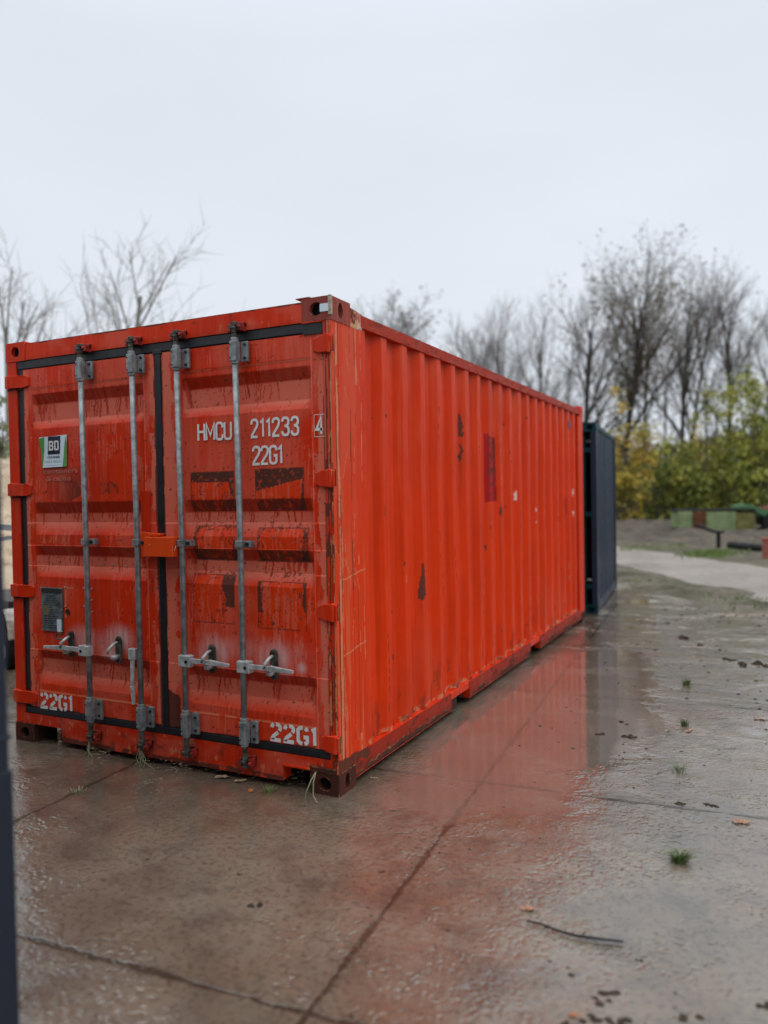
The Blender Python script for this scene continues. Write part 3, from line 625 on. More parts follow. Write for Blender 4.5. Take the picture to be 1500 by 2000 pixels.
# ---- doors
ZREC = [(2.246, 2.187, 2.078, 2.024), (1.555, 1.489, 1.424, 1.349), (1.281, 1.220, 1.149, 1.080), (0.610, 0.554, 0.463, 0.393)]
def rec(Z):
    d = np.zeros_like(Z)
    for a, b, c, e_ in ZREC: d = np.maximum(d, np.minimum(np.clip((a-Z)/(a-b), 0, 1), np.clip((Z-e_)/(c-e_), 0, 1)))
    return d
BOXES = [(-0.941, -0.635, 1.711, 1.489, 0), (-0.498, -0.184, 1.721, 1.489, 1), (-0.932, -0.631, 1.41, 1.215, 2), (-0.49, -0.167, 1.40, 1.215, 3), (-0.939, -0.648, 1.137, 0.862, 4), (-0.497, -0.182, 1.109, 0.849, 5)]
def door_paint_factory(side, xa, xb, pa, pb):
    def f(X, Z):
        z = np.zeros_like(X); D = z.copy(); F = z.copy(); O = z.copy(); R = z.copy(); S = z.copy(); T = z.copy(); B = z.copy(); Wh = z.copy()
        inp = ss(pa, pa+0.01, X)*ss(pb, pb-0.01, X)
        sd_ = 100 if side == 'R' else 300
        # pink fade in broad blotches
        F += 0.35*ss(0.48, 0.68, fb(X*3, Z*2.2, sd_+1))
        O += 0.45*ss(0.45, 0.62, fb(X*2.2, Z*2.0, sd_+2))*ss(2.1, 1.3, Z)
        F += 0.18*ss(0.5, 0.75, fb(X*70, Z*4, sd_+3))
        # recesses: faded floor, streaks running down
        for i, (a, b, c, e_) in enumerate(ZREC):
            floor_ = ss(b+0.005, b-0.01, Z)*ss(e_-0.005, c, Z)*inp
            F = np.maximum(F, floor_*(0.55+0.8*fb(X*5, Z*8, sd_+i)))
            up_ = ss(a+0.02, a, Z)*ss(e_, c, Z)*inp
            bottom = c+(b-c)*(1.25-2.2*fb(X*45, Z*0+i, sd_+7))
            col = fb(X*95, Z*3+i*9, sd_+11+i); wv = X+0.006*np.sin(Z*40+X*30)
            thin = (vn(wv*150, Z*0+i*5, sd_+31) > 0.66)*(vn(X*13, Z*0+i*5, sd_+33) > 0.38)*(0.45+0.55*vn(wv*60, Z*0+i*5, sd_+35))
            R = np.maximum(R, up_*thin*(Z > bottom)*0.8); F = F*(1-up_*thin*(Z > bottom)*0.8)
            R = np.maximum(R, 0.55*ss(a+0.01, a-0.005, Z)*ss(b-0.012, b, Z)*inp)  # downward slope darkened: its shade is put into the colour
            light = (vn(X*60, Z*0+i*3, sd_+41) > 0.80)*ss(a, a-0.02, Z)*ss(c-0.02, c+0.02, Z)*inp
            F = np.maximum(F, 0.7*light)
            # run marks just under the recess lip (pale tips)
            tips = (vn(X*38, Z*0+i*13, sd_+51) > 0.72)*(np.abs(Z-(c+0.012+0.03*vn(X*38, Z*0+i, sd_+53))) < 0.012)*inp
            F = np.maximum(F, 0.8*tips)
        # short vertical rain marks everywhere on the panel
        F = np.maximum(F, 0.55*((fb(X*120, Z*9, sd_+61) > 0.61) & (fb(X*4, Z*3, sd_+62) > 0.5))*inp)
        # weld lines
        for zz in (2.283, 0.343):
            m = (np.abs(Z-zz) < 0.0032)*inp; S = np.maximum(S, 0.35*m*(fb(X*8, Z*0, 3) > 0.35))
            R = np.maximum(R, 0.5*(np.abs(Z-zz+0.006) < 0.003)*inp)
        # stiles with bleached ragged bands
        for s0, s1, k in ((xa, pa, 1), (pb, xb, 2)):
            w = (X > s0) & (X < s1)
            mid_ = s0+(s1-s0)*(0.5+0.5*(fb(Z*2.5, Z*0, sd_+70+k)-0.5)); edge_ = s0+(s1-s0)*0.5+(s1-s0)*0.9*(fb(Z*7, X*6, sd_+72+k)-0.5)
            band = (X > edge_) if k == 2 else (X < edge_)
            amt = 0.95*(fb(Z*1.2, Z*0+4, sd_+75+k) > 0.33)
            F = np.where(w & band, np.maximum(F, amt), F); F = np.where(w & (fb(X*30, Z*12, sd_+77) > 0.62), np.maximum(F, 0.6), F)
        D = np.maximum(D, 0.8*((np.minimum(X-xa, xb-X) < 0.006) & (fb(X*20, Z*9, sd_+80) > 0.46)))
        D = np.maximum(D, 0.9*((fb(X*70, Z*70, sd_+83) > 0.76)))
        D = np.maximum(D, 0.75*((Z < 0.245) & (fb(X*18, Z*30, sd_+85) > 0.50)))
        if side == 'R':
            for bx0, bx1, bz1, bz0, i in BOXES:
                ju = 0.004*(fb(Z*12, Z*0, i)-0.5); w = bx1-bx0; h = bz1-bz0
                u = (X-bx0+ju)/w; v = (Z-bz0)/h; ins = (u > 0) & (u < 1) & (v > 0) & (v < 1)
                cu, cv, ru, rv, sk = [(0.42, 0.46, 0.46, 0.46, -.3), (0.40, 0.42, 0.50, 0.52, .5), (0.52, 0.55, 0.42, 0.52, 0), (0.48, 0.5, 0.44, 0.55, 0), (0.36, 0.62, 0.38, 0.60, -.5), (0.52, 0.62, 0.42, 0.60, -.1)][i]
                wob = 0.25*(fb(X*14, Z*14, 200+i)-0.5)
                e2 = (np.abs((u-cu-sk*(v-cv)*0.3)/ru)**4+np.abs((v-cv)/rv)**4)**(1/4)+wob*1.3
                blob = e2 < 1.0
                O = np.where(ins & blob, 0.55+0.3*fb(X*9, Z*9, 215+i), O); F = np.where(ins & blob, F*0.2+0.45*(fb(X*85, Z*7, 210+i) > 0.58), F); D = np.where(ins & blob & (fb(X*70, Z*45, 217+i) > 0.70), 0.5, D)
                res = ins & ~blob
                grain = fb(X*60, Z*60, 220+i); top = ss(0.55, 1.0, v) if i < 2 else ss(0.5, 0.0, v)*0.8
                if i >= 4: top = 0.15+0.5*(u < 0.2)+0.5*(u > 0.72)*(v > 0.35)
                if i >= 4: res = res & (v > 0.34)
                dens = 0.42+0.42*top
                D = np.where(res, np.maximum(D, np.where(grain < dens+0.12, 0.92, 0.35)), D)
                if i < 2: D = np.where(ins & (v > 0.74-0.28*(1-u)*(i == 1)+0.10*wob) , 0.95*(grain < 0.66)+0.35*(grain >= 0.66), D)
                ed = ins & ((np.abs(u) < 0.014) | (np.abs(u-1) < 0.014) | (np.abs(v) < 0.02) | (np.abs(v-1) < 0.02)) & (fb(X*25, Z*25, 230+i) > 0.36)
                D = np.where(ed, 0.8, D)
                # curled cracks of old glue
                cr_ = ins & (np.abs(fb(X*16, Z*16, 240+i)-0.5) < 0.016) & (fb(X*5, Z*5, 250+i) > 0.44) & (e2 > 0.75)
                D = np.where(cr_, 0.85, D)
                sh = (ins & (rec(Z) > 0.05) & (Z < bz0+0.10) & (i < 4)); D = np.where(sh & (grain < 0.60), np.maximum(D, 0.72), D)
            for bx0, bx1, zz in ((-0.90, -0.66, 1.405), (-0.46, -0.22, 1.41), (-0.85, -0.65, 1.135), (-0.43, -0.20, 1.135)):
                m = (X > bx0) & (X < bx1) & (np.abs(Z-zz) < 0.022) & (fb(X*55, Z*75, 260) > 0.60); D = np.where(m, 0.7, D)
            for hx in (-0.80, -0.385):
                a_ = np.hypot((X-hx)*0.8, (Z-0.70)*1.0); Wh = np.maximum(Wh, 0.55*ss(0.13, 0.02, a_+0.05*(fb(X*25, Z*9, 19)-0.5))*(0.1+1.3*fb(X*70, Z*7, 9)))
            Wh = np.maximum(Wh, 0.5*ss(0.05, 0.0, np.hypot(X+0.22, Z-0.655)))
            Wh = np.maximum(Wh, 0.30*ss(0.09, 0.0, np.abs(Z-0.73))*ss(-0.94, -0.8, X)*ss(-0.1, -0.3, X)*fb(X*50, Z*5, 8))
            F = np.where((np.hypot(X+0.385, (Z-0.50)*0.5) < 0.035), 0.7, F)
            B = np.where((X < -1.02-0.04*fb(Z*14, X*8, 7)+0.05*(Z < 0.29)) & (Z < 0.44-0.5*np.abs(X+1.13)+0.03*fb(X*30, Z*30, 3)), 0.85, B)
        else:
            e2 = np.hypot((X+1.955)/0.15, (Z-1.628)/0.072); m = (e2 < 1+0.15*(fb(X*20, Z*20, 4)-0.5)) & (X > -2.13)
            D = np.where(m, 0.22+0.50*ss(-2.05, -1.82, X), D)
            m = (X > -2.14) & (X < -1.80) & (Z < 1.78) & (Z > 1.66); D = np.where(m, np.maximum(D, 0.18+0.35*ss(-2.1, -1.82, X)*ss(1.75, 1.68, Z)), D)
            m = (X > -1.655) & (X < -1.50) & (Z > 1.60) & (Z < 1.675); D = np.where(m, np.maximum(D, 0.15+0.6*(fb(X*40, Z*40, 5) > 0.60)), D)
            # faint old digits
            m = (X > -2.15) & (X < -1.92) & (np.abs(Z-1.315) < 0.022) & (vn(X*75, Z*60, 12) > 0.62); S = np.where(m, 0.35, S)
            for hx, hz, k in ((-1.52, 0.72, 0.62), (-1.83, 0.70, 0.5), (-1.62, 0.69, 0.30)):
                a_ = np.hypot((X-hx)*0.7, (Z-hz)*1.0); Wh = np.maximum(Wh, k*ss(0.12, 0.02, a_)*(0.3+1.0*fb(X*70, Z*8, 9)))
            Wh = np.maximum(Wh, 0.5*ss(0.10, 0.0, np.hypot((X+1.60)*0.8, (Z-0.63)*1.8))*(Z < 0.665-0.3*(X+1.6)))
            m = (X > -1.97) & (X < -1.80) & (Z > 0.74) & (Z < 1.02); O = np.where(m, 0.6, O)
            S = np.where(((np.abs(X+1.965) < 0.003) & (Z > 0.83) & (Z < 1.01)) | ((np.abs(Z-1.018) < 0.003) & (X > -1.97) & (X < -1.90)), 0.8, S)
        return (D, F, O, R), (S, T, B, Wh)
    return f
def make_door(side, xa, xb, pa, pb):
    root = MB().box(xa+0.003, xb-0.003, 0.045, 0.075, 0.236, 2.410).build('door', RED, red)
    root['label'] = 'right door leaf with white numbers and six sticker scars' if side == 'R' else 'left door leaf with green and white sticker and metal data plate'
    xs = np.unique(np.concatenate([np.arange(xa, xb, 0.0055), [xb, pa, pa+0.035, pb-0.035, pb]]))
    zs = np.unique(np.concatenate([np.arange(0.236, 2.410, 0.0055), [2.410]+[q for r in ZREC for q in r]]))
    def pos(X, Z):
        ramp_ = np.clip((X-pa)/0.035, 0, 1)*np.clip((pb-X)/0.035, 0, 1)
        y = 0.006+0.032*rec(Z)*ramp_+0.003*((X > pa) & (X < pb))*((Z < 2.283) & (Z > 0.343))
        y = y+0.003*(fb(X*2.5, Z*2.5, 7)-0.5)*2
        return X, y, Z
    grid('door_panel', xs, zs, pos, RED, root, door_paint_factory(side, xa, xb, pa, pb))
    MB().box(xa, xa+0.003, 0.007, 0.06, 0.236, 2.410).box(xb-0.003, xb, 0.007, 0.06, 0.236, 2.410).each('door_edge', RED, root)
    return root
DR = make_door('R', -1.137, -0.048, -0.992, -0.125)
DL = make_door('L', -2.298, -1.192, -2.225, -1.275)

# hinges
def hinge(z, right, door):
    mb = MB(); s = 1 if right else -1
    if right:
        mb.prism([(-0.108, -0.004, z+0.030), (-0.060, -0.016, z+0.043), (-0.020, -0.026, z+0.045), (-0.020, -0.026, z-0.043), (-0.060, -0.016, z-0.043), (-0.108, -0.004, z-0.030)], (0, 0.02, 0))
        mb.tube([(-0.012, -0.014, z-0.046), (-0.012, -0.014, z+0.048)], 0.015, 12)
        mb.box(-0.012, 0.016, -0.020, 0.004, z-0.038, z+0.040)
    else:
        mb.prism([(-2.235, -0.004, z+0.026), (-2.27, -0.014, z+0.037), (-2.36, -0.024, z+0.040), (-2.436, -0.022, z+0.040), (-2.436, -0.022, z-0.040), (-2.36, -0.024, z-0.040), (-2.27, -0.014, z-0.040), (-2.235, -0.004, z-0.030)], (0, 0.02, 0))
        mb.tube([(-2.405, -0.014, z-0.043), (-2.405, -0.014, z+0.043)], 0.014, 12)
    o = mb.build('hinge', RED, door, bevel=0.004)
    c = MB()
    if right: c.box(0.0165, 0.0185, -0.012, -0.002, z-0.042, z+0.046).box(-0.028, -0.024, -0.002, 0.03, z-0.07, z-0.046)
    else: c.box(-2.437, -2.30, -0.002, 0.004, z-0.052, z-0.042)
    c.build('hinge_shadow_strip', RUSTY, o)  # dark strips standing in for the shadow lines around the hinge
for z in (2.345, 1.655, 0.962, 0.276): hinge(z, True, DR)
for z in (2.335, 1.640, 0.985, 0.295): hinge(z, False, DL)

# locking bars
RODS = [(-1.712, DL, 'L'), (-1.300, DL, 'L'), (-0.965, DR, 'R'), (-0.559, DR, 'R')]
YR = -0.048
for i, (x, door, sd_) in enumerate(RODS):
    MB().tube([(x-0.012, YR, 2.40), (x, YR, 1.31), (x, YR, 0.24)], 0.0165, 14).build('locking_bar', GALV, door, True)
    for zc, hh in ((2.352, 0.055), (0.285, 0.062)):
        xo = x-0.011 if zc > 1 else x
        mb = MB(); mb.box(xo-0.021, xo+0.021, -0.072, -0.0245, zc-hh, zc+hh)
        mb.box(xo+0.021, xo+0.068, -0.026, -0.006, zc-hh, zc+hh)
        mb.tube([(xo, YR, zc-hh-0.014), (xo, YR, zc+hh+0.02)], 0.0215, 14)
        b = mb.build('bar_bracket', GALV if zc > 1 else GALV_DARK if False else GALV, door, bevel=0.005)
        bm_ = MB()
        for dx, dz in ((0.050, 0.036), (0.050, -0.036)): bm_.tube([(xo+dx, -0.024, zc+dz), (xo+dx, -0.034, zc+dz)], 0.008, 8)
        for dx, dz in ((-0.013, 0.036), (-0.013, -0.036)): bm_.tube([(xo+dx, -0.070, zc+dz), (xo+dx, -0.076, zc+dz)], 0.004, 8)
        bm_.each('bolt', BOLT, b)
    # slim clamp halfway up
    mb = MB().box(x-0.022, x+0.020, -0.070, -0.03, 1.292, 1.332).box(x+0.020, x+0.062, -0.045, -0.006, 1.294, 1.330)
    b = mb.build('bar_clamp', GALV, door, bevel=0.004)
    MB().tube([(x+0.043, -0.043, 1.312), (x+0.043, -0.056, 1.312)], 0.010, 8).each('bolt', BOLT, b)
    # cams and keepers top and bottom
    for zc, s_ in ((2.44, 1), (0.165, -1)):
        xo = x-0.012 if s_ > 0 else x
        mb = MB().tube([(xo, YR, zc-s_*0.05), (xo, YR, zc+s_*0.01)], [0.019, 0.014], 12).tube([(xo, YR, zc+s_*0.01), (xo, YR, zc+s_*0.04)], 0.017, 8)
        mb.box(xo-0.020, xo+0.016, -0.070, -0.010, zc+s_*0.040-0.008, zc+s_*0.040+0.008)
        mb.box(xo-0.008, xo+0.022, -0.066, -0.02, zc+s_*0.060-0.010, zc+s_*0.060+0.010)
        mb.build('bar_cam', GALV_DARK, door, bevel=0.003)
        kp = MB().box(xo-0.046, xo-0.026, -0.050, 0.002, zc+s_*0.045-0.022, zc+s_*0.045+0.018)
        kp.box(xo+0.024, xo+0.044, -0.052, 0.002, zc+s_*0.045-0.022, zc+s_*0.045+0.022).box(xo-0.046, xo+0.044, -0.016, 0.001, zc+s_*0.045+0.0, zc+s_*0.045+0.03)
        kp.tube([(xo+0.034, -0.050, zc+s_*0.045), (xo+0.034, -0.062, zc+s_*0.045)], 0.010, 8)
        kp.build('cam_keeper', KEEPER, red, bevel=0.003)

# handles and hasps
def lever(pts, r, door, name='door_handle', mat=GALV_PALE):
    mb = MB()
    for a, b, w0, w1, t in pts:
        a = Vector(a); b = Vector(b); d = (b-a).normalized(); n = Vector((0, -1, 0)); s_ = d.cross(n).normalized()
        poly = [a-s_*w0, b-s_*w1, b+s_*w1, a+s_*w0]; mb.prism([p+n*t for p in poly], Vector((0, 2*t, 0)))
    return mb.build(name, mat, door, bevel=0.003)
for x, dirn, door, tip in ((-0.965, 1, DR, -0.640), (-0.559, 1, DR, -0.225), (-1.712, -1, DL, -2.080)):
    z = 0.652; h = MB().box(min(x-0.024*dirn, x+0.060*dirn), max(x-0.024*dirn, x+0.060*dirn), -0.078, -0.034, z-0.036, z+0.030).build('handle_hub', GALV_PALE, door, bevel=0.006)
    MB().tube([(x+0.035*dirn, -0.077, z-0.004), (x+0.035*dirn, -0.084, z-0.004)], 0.009, 8).each('bolt', BOLT, h)
    lever([((x+0.05*dirn, -0.068, z+0.002), (x+0.19*dirn, -0.070, z+0.004), 0.014, 0.013, 0.007), ((x+0.19*dirn, -0.0705, z+0.004), (tip, -0.066, z-0.004), 0.016, 0.009, 0.008)], 0, door)
lever([((-1.345, -0.062, 0.64), (-1.350, -0.064, 0.47), 0.014, 0.011, 0.006), ((-1.350, -0.064, 0.47), (-1.345, -0.060, 0.36), 0.013, 0.009, 0.008)], 0, DL)
MB().box(-1.372, -1.324, -0.072, -0.034, 0.622, 0.690).build('handle_hub', GALV_PALE, DL, bevel=0.006)
def hasp(x, z, door, closed=True):
    mb = MB(); n = 18
    poly = [(x+0.024*math.cos(2*math.pi*k/n), -0.004, z+(0.055 if math.sin(2*math.pi*k/n) > 0 else -0.055)+0.028*math.sin(2*math.pi*k/n)) for k in range(n)]
    mb.prism(poly, (0, -0.012, 0)); o = mb.build('handle_hasp', GALV_DARK, door, bevel=0.002)
    m2 = MB().tube([(x-0.002, -0.016, z+0.050), (x-0.006, -0.045, z+0.040), (x-0.010, -0.082, z+0.016), (x-0.014, -0.085, z-0.008)], [0.008, 0.009, 0.009, 0.007], 8)
    m2.box(x-0.018, x+0.012, -0.060, -0.014, z-0.052, z-0.026)
    m2.build('hasp_catch', GALV_PALE, o, True)
    MB().tube([(x, -0.016, z+0.060), (x, -0.023, z+0.060)], 0.008, 8).tube([(x, -0.016, z-0.062), (x, -0.023, z-0.062)], 0.008, 8).each('bolt', BOLT, o)
hasp(-0.800, 0.662, DR); hasp(-0.383, 0.664, DR); hasp(-1.505, 0.660, DL); hasp(-1.905, 0.668, DL)
MB().tube([(-1.95, -0.03, 0.725), (-1.97, -0.045, 0.742), (-1.995, -0.045, 0.725), (-1.985, -0.045, 0.700), (-1.955, -0.04, 0.70), (-1.935, -0.03, 0.70)], 0.0055, 8).build('shackle', GALV_DARK, DL, True)

# lock box bridging the two doors
lb = MB().box(-1.198, -0.992, -0.098, -0.012, 1.236, 1.348).build('lock_box', ORANGE, red, bevel=0.004)
MB().box(-1.270, -1.200, -0.050, -0.004, 1.228, 1.372).box(-1.27, -1.13, -0.046, -0.004, 1.352, 1.366).build('lock_box_bracket', ORANGE, lb, bevel=0.003)
MB().tube([(-0.985, -0.09, 1.275), (-0.976, -0.09, 1.285), (-0.976, -0.09, 1.300)], 0.003, 6).build('wire_loop', GALV_PALE, lb)
MB().tube([(-1.16, -0.098, 1.305), (-1.16, -0.1005, 1.305)], 0.003, 6).build('rivet', SPECK, lb)
MB().box(-1.302, -1.240, -0.010, 0.004, 1.375, 1.615).build('mounting_strip', RED, DL, bevel=0.002)

# rivets on the left door
rv = MB()
for x, z in ((-1.685, 1.170), (-1.585, 1.168), (-1.475, 1.163), (-1.36, 1.16), (-1.735, 1.02), (-1.735, 0.95), (-1.735, 0.878), (-1.965, 1.02), (-1.80, 1.02), (-1.80, 0.91), (-1.963, 0.90)):
    y = 0.006+0.032*float(rec(np.array([z]))[0]); rv.tube([(x, y+0.003, z), (x, y-0.004, z)], 0.005, 8)
rv.each('rivet', SPECK, DL)
MB().tube([(-1.945, 0.008, 0.868), (-1.945, -0.004, 0.868)], 0.014, 12).build('plug', BOLT, DL)

# ---- lettering: our own stroke alphabet
A_ = {
 'H': (0.5, [[(0, 0), (0, 1)], [(.5, 0), (.5, 1)], [(0, .52), (.5, .52)]]),
 'M': (0.62, [[(0, 0), (0, 1), (.31, .28), (.62, 1), (.62, 0)]]),
 'C': (0.48, [[(.48, .70), (.48, .86), (.40, .97), (.24, 1), (.08, .97), (0, .86), (0, .14), (.08, .03), (.24, 0), (.40, .03), (.48, .14), (.48, .30)]]),
 'U': (0.5, [[(0, 1), (0, .15), (.08, .03), (.25, 0), (.42, .03), (.5, .15), (.5, 1)]]),
 '2': (0.48, [[(0, .74), (0, .86), (.08, .97), (.24, 1), (.40, .97), (.48, .86), (.48, .72), (.40, .54), (.02, .10), (.01, .0), (.48, 0)]]),
 '1': (0.24, [[(0, .80), (.2, .99), (.2, 0)]]),
 '3': (0.48, [[(0, .78), (.02, .90), (.10, .98), (.24, 1), (.40, .96), (.48, .84), (.47, .66), (.36, .55), (.18, .53)], [(.18, .53), (.38, .50), (.48, .38), (.48, .15), (.40, .03), (.24, 0), (.08, .03), (0, .14), (0, .24)]]),
 '4': (0.5, [[(.36, 0), (.36, 1), (0, .26), (.5, .26)]]),
 'G': (0.48, [[(.48, .74), (.48, .86), (.40, .97), (.24, 1), (.08, .97), (0, .86), (0, .14), (.08, .03), (.24, 0), (.40, .03), (.48, .14), (.48, .46), (.28, .46)]]),
}
S_ = {
 '2': (0.5, [[(0, .76), (.03, .90), (.12, .98)], [(.24, 1), (.38, .97), (.48, .86), (.48, .72), (.42, .60)], [(.36, .50), (.08, .22), (.0, .02), (.0, .0), (.5, 0)]]),
 'G': (0.5, [[(.5, .80), (.48, .90), (.38, .98)], [(.26, 1), (.1, .96), (0, .84), (0, .16), (.1, .04), (.22, 0)], [(.34, .02), (.46, .06), (.5, .16), (.5, .42), (.30, .42)]]),
 '1': (0.2, [[(0, .85), (.16, .97), (.16, 0)]]),
}
def strokes(mb, font, text, x, z, h, w_st, ys, width=None, gap=0.17, shear=0):
    tot = sum(font[c][0]*h for c in text if c != ' ')+gap*h*(len(text)-1); k = 1.0 if not width else width/tot
    cx = x; q = 0
    for c in text:
        if c == ' ': cx += 0.4*h*k; continue
        w, pl = font[c]
        for p in pl:
            P = [Vector((cx+a*h*k, z+b*h)) for a, b in p]; L_ = []; R2 = []; q += 1; y = ys-0.0002*(q % 5)
            for i in range(len(P)):
                d0 = (P[i]-P[i-1]).normalized() if i else (P[1]-P[0]).normalized()
                d1 = (P[i+1]-P[i]).normalized() if i < len(P)-1 else d0
                n0 = Vector((-d0.y, d0.x)); n1 = Vector((-d1.y, d1.x)); m_ = (n0+n1)
                if m_.length < 0.3: m_ = n1
                m_.normalize(); s = w_st/2/max(0.55, m_.dot(n1)); e0 = Vector((0, 0))
                L_.append(P[i]+m_*s); R2.append(P[i]-m_*s)
            vs = [(a.x, y, a.y) for a in L_]+[(a.x, y, a.y) for a in R2]; n = len(P)
            mb.add(vs, [(i, n+i, n+i+1, i+1) for i in range(n-1)])
        cx += (w+gap)*h*k
    return cx
YL = 0.0035
def marking(font, text, x, z, h, w_st, width, door, gap=0.17):
    mb = MB(); strokes(mb, font, text, x, z, h, w_st, YL, width, gap); return mb.build('marking', WHITE, door)
marking(A_, 'HMCU', -0.874, 1.889, 0.093, 0.0135, 0.228, DR)
marking(A_, '211233', -0.508, 1.891, 0.093, 0.0135, 0.298, DR, 0.26)
marking(A_, '22G1', -0.500, 1.744, 0.093, 0.0135, 0.185, DR)
mb = MB(); strokes(mb, A_, '4', -0.098, 1.888, 0.088, 0.0145, YL, 0.040)
for a, b, c, d in ((-0.112, -0.046, 1.872, 1.8745), (-0.112, -0.046, 1.986, 1.9885), (-0.112, -0.1095, 1.8747, 1.9858), (-0.0485, -0.046, 1.8747, 1.9858)):
    mb.add([(a, YL, c), (b, YL, c), (b, YL, d), (a, YL, d)], [(0, 1, 2, 3)])
mb.build('marking', WHITE, DR)
marking(S_, '22G1', -0.415, 0.252, 0.086, 0.021, 0.275, DR, 0.24)
marking(S_, '22G1', -2.200, 0.240, 0.088, 0.021, 0.270, DL, 0.24)

def text(body, x, z, h, y, mat, parent, width=None, bold=0.0, name='printing'):
    cu = bpy.data.curves.new('t', 'FONT'); cu.body = body; cu.size = 1.0; cu.offset = bold; cu.resolution_u = 3
    o = bpy.data.objects.new('t', cu); COL.objects.link(o)
    bpy.context.view_layer.update()
    me = bpy.data.meshes.new_from_object(o.evaluated_get(bpy.context.evaluated_depsgraph_get()))
    bpy.data.objects.remove(o)
    co = np.zeros(len(me.vertices)*3); me.vertices.foreach_get('co', co); co = co.reshape(-1, 3)
    mnx, mxx = co[:, 0].min(), co[:, 0].max(); mny, mxy = 0.0, 0.70
    kz = h/(mxy-mny); kx = width/(mxx-mnx) if width else kz
    V = np.stack([x+(co[:, 0]-mnx)*kx, np.full(len(co), y), z+(co[:, 1]-mny)*kz], 1)
    me.vertices.foreach_set('co', V.astype(np.float32).ravel()); me.update(); me.materials.clear()
    return link(name, me, mat, parent)
# company sticker with curled edge
def stk(x, z):         # sheet position -> y
    return -0.001-0.012*max(0, (-2.05-x)/0.09)*max(0, (z-1.88)/0.09)-0.003*max(0, (1.80-z)/0.03)
def sheetpoly(name, pts, lift, mat, parent, nx=10, nz=10):
    (x0, z0), (x1, z0b), (x2, z1), (x3, z1b) = pts; V = []; F = []
    for j in range(nz+1):
        for i in range(nx+1):
            u, v = i/nx, j/nz
            x = (x0*(1-u)+x1*u)*(1-v)+(x3*(1-u)+x2*u)*v; z = (z0*(1-u)+z0b*u)*(1-v)+(z1b*(1-u)+z1*u)*v; V.append((x, stk(x, z)-lift, z))
    for j in range(nz):
        for i in range(nx): a = j*(nx+1)+i; F.append((a, a+1, a+nx+2, a+nx+1))
    return npmesh(name, V, F, mat, parent)
stq = sheetpoly('company_sticker', [(-2.130, 1.776), (-1.914, 1.778), (-1.908, 1.976), (-2.140, 1.968)], 0.0, PAPER, DL)
sheetpoly('green_stripe', [(-2.129, 1.777), (-2.123, 1.777), (-2.098, 1.968), (-2.139, 1.960)], 0.0012, GREEN_P, stq, 4, 8)
sheetpoly('green_stripe', [(-1.948, 1.779), (-1.9145, 1.779), (-1.911, 1.930), (-1.919, 1.972)], 0.0012, GREEN_P, stq, 4, 8)
sheetpoly('navy_panel', [(-2.078, 1.857), (-1.970, 1.858), (-1.962, 1.970), (-2.068, 1.970)], 0.0014, NAVY_P, stq, 4, 8)
for ch, xx in (('B', -2.064), ('D', -2.016)):
    mb = MB(); bx = xx; y = -0.0042; w, h, t = 0.040, 0.060, 0.0115; z0 = 1.882
    mb.box(bx, bx+t, y, y+0.0006, z0, z0+h).box(bx+t, bx+w-0.004, y, y+0.0006, z0, z0+t*0.9).box(bx+t, bx+w-0.004, y, y+0.0006, z0+h-t*0.9, z0+h)
    if ch == 'B': mb.box(bx+w-t, bx+w, y-0.0003, y+0.0003, z0+0.006, z0+0.026).box(bx+w-t, bx+w, y-0.0003, y+0.0003, z0+0.034, z0+h-0.006).box(bx+t, bx+w-0.004, y, y+0.0006, z0+0.025, z0+0.035)
    else: mb.box(bx+w-t, bx+w, y-0.0003, y+0.0003, z0+0.004, z0+h-0.004)
    mb.build('printing', WHITE, stq)
text('CONTAINERS', -2.082, 1.834, 0.013, -0.0045, NAVY_P, stq, 0.112, 0.02)
text('SALES & RENTAL', -2.105, 1.806, 0.013, -0.0045, GREY_P, stq, 0.148)
text('www.bdcontainers.nl', -2.10, 1.786, 0.008, -0.0045, GREY_P, stq, 0.14)
text('containers', -2.125, 1.738, 0.030, 0.0028, GHOST, DL, 0.300, 0.01, 'ghost_lettering')
text('& cabins', -2.10, 1.690, 0.030, 0.0028, GHOST, DL, 0.215, 0.01, 'ghost_lettering')
# data plate
dp = MB().box(-2.172, -1.984, -0.002, 0.006, 0.736, 1.014).build('data_plate', PLATE, DL, bevel=0.002)
MB().box(-2.166, -1.990, -0.0045, -0.0022, 0.980, 1.008).build('plate_header', PLATE_D, dp)
ln = MB(); rs = random.Random(3)
for k in range(15):
    z = 0.962-k*0.0145; n_ = rs.randint(3, 5); x = -2.150+(0.018 if k < 3 else 0)
    for q in range(n_):
        w = rs.uniform(0.012, 0.034)
        if x+w > -2.0: break
        ln.box(x, x+w, -0.0032, -0.0022, z-0.0022, z+0.0022); x += w+0.007
ln.build('plate_text', PLATE_D, dp)
MB().tube([(-2.128, -0.0022, 0.868), (-2.128, -0.0038, 0.868)], 0.032, 20).build('plate_seal', PLATE_Y, dp)
MB().box(-2.030, -1.992, -0.0065, -0.0035, 0.738, 0.815).build('white_label', PAPER, dp)
b_ = MB()
for x in (-2.169, -1.987):
    for z in (1.011, 0.88, 0.742): b_.tube([(x, -0.002, z), (x, -0.006, z)], 0.004, 8)
b_.each('rivet', SPECK, dp)
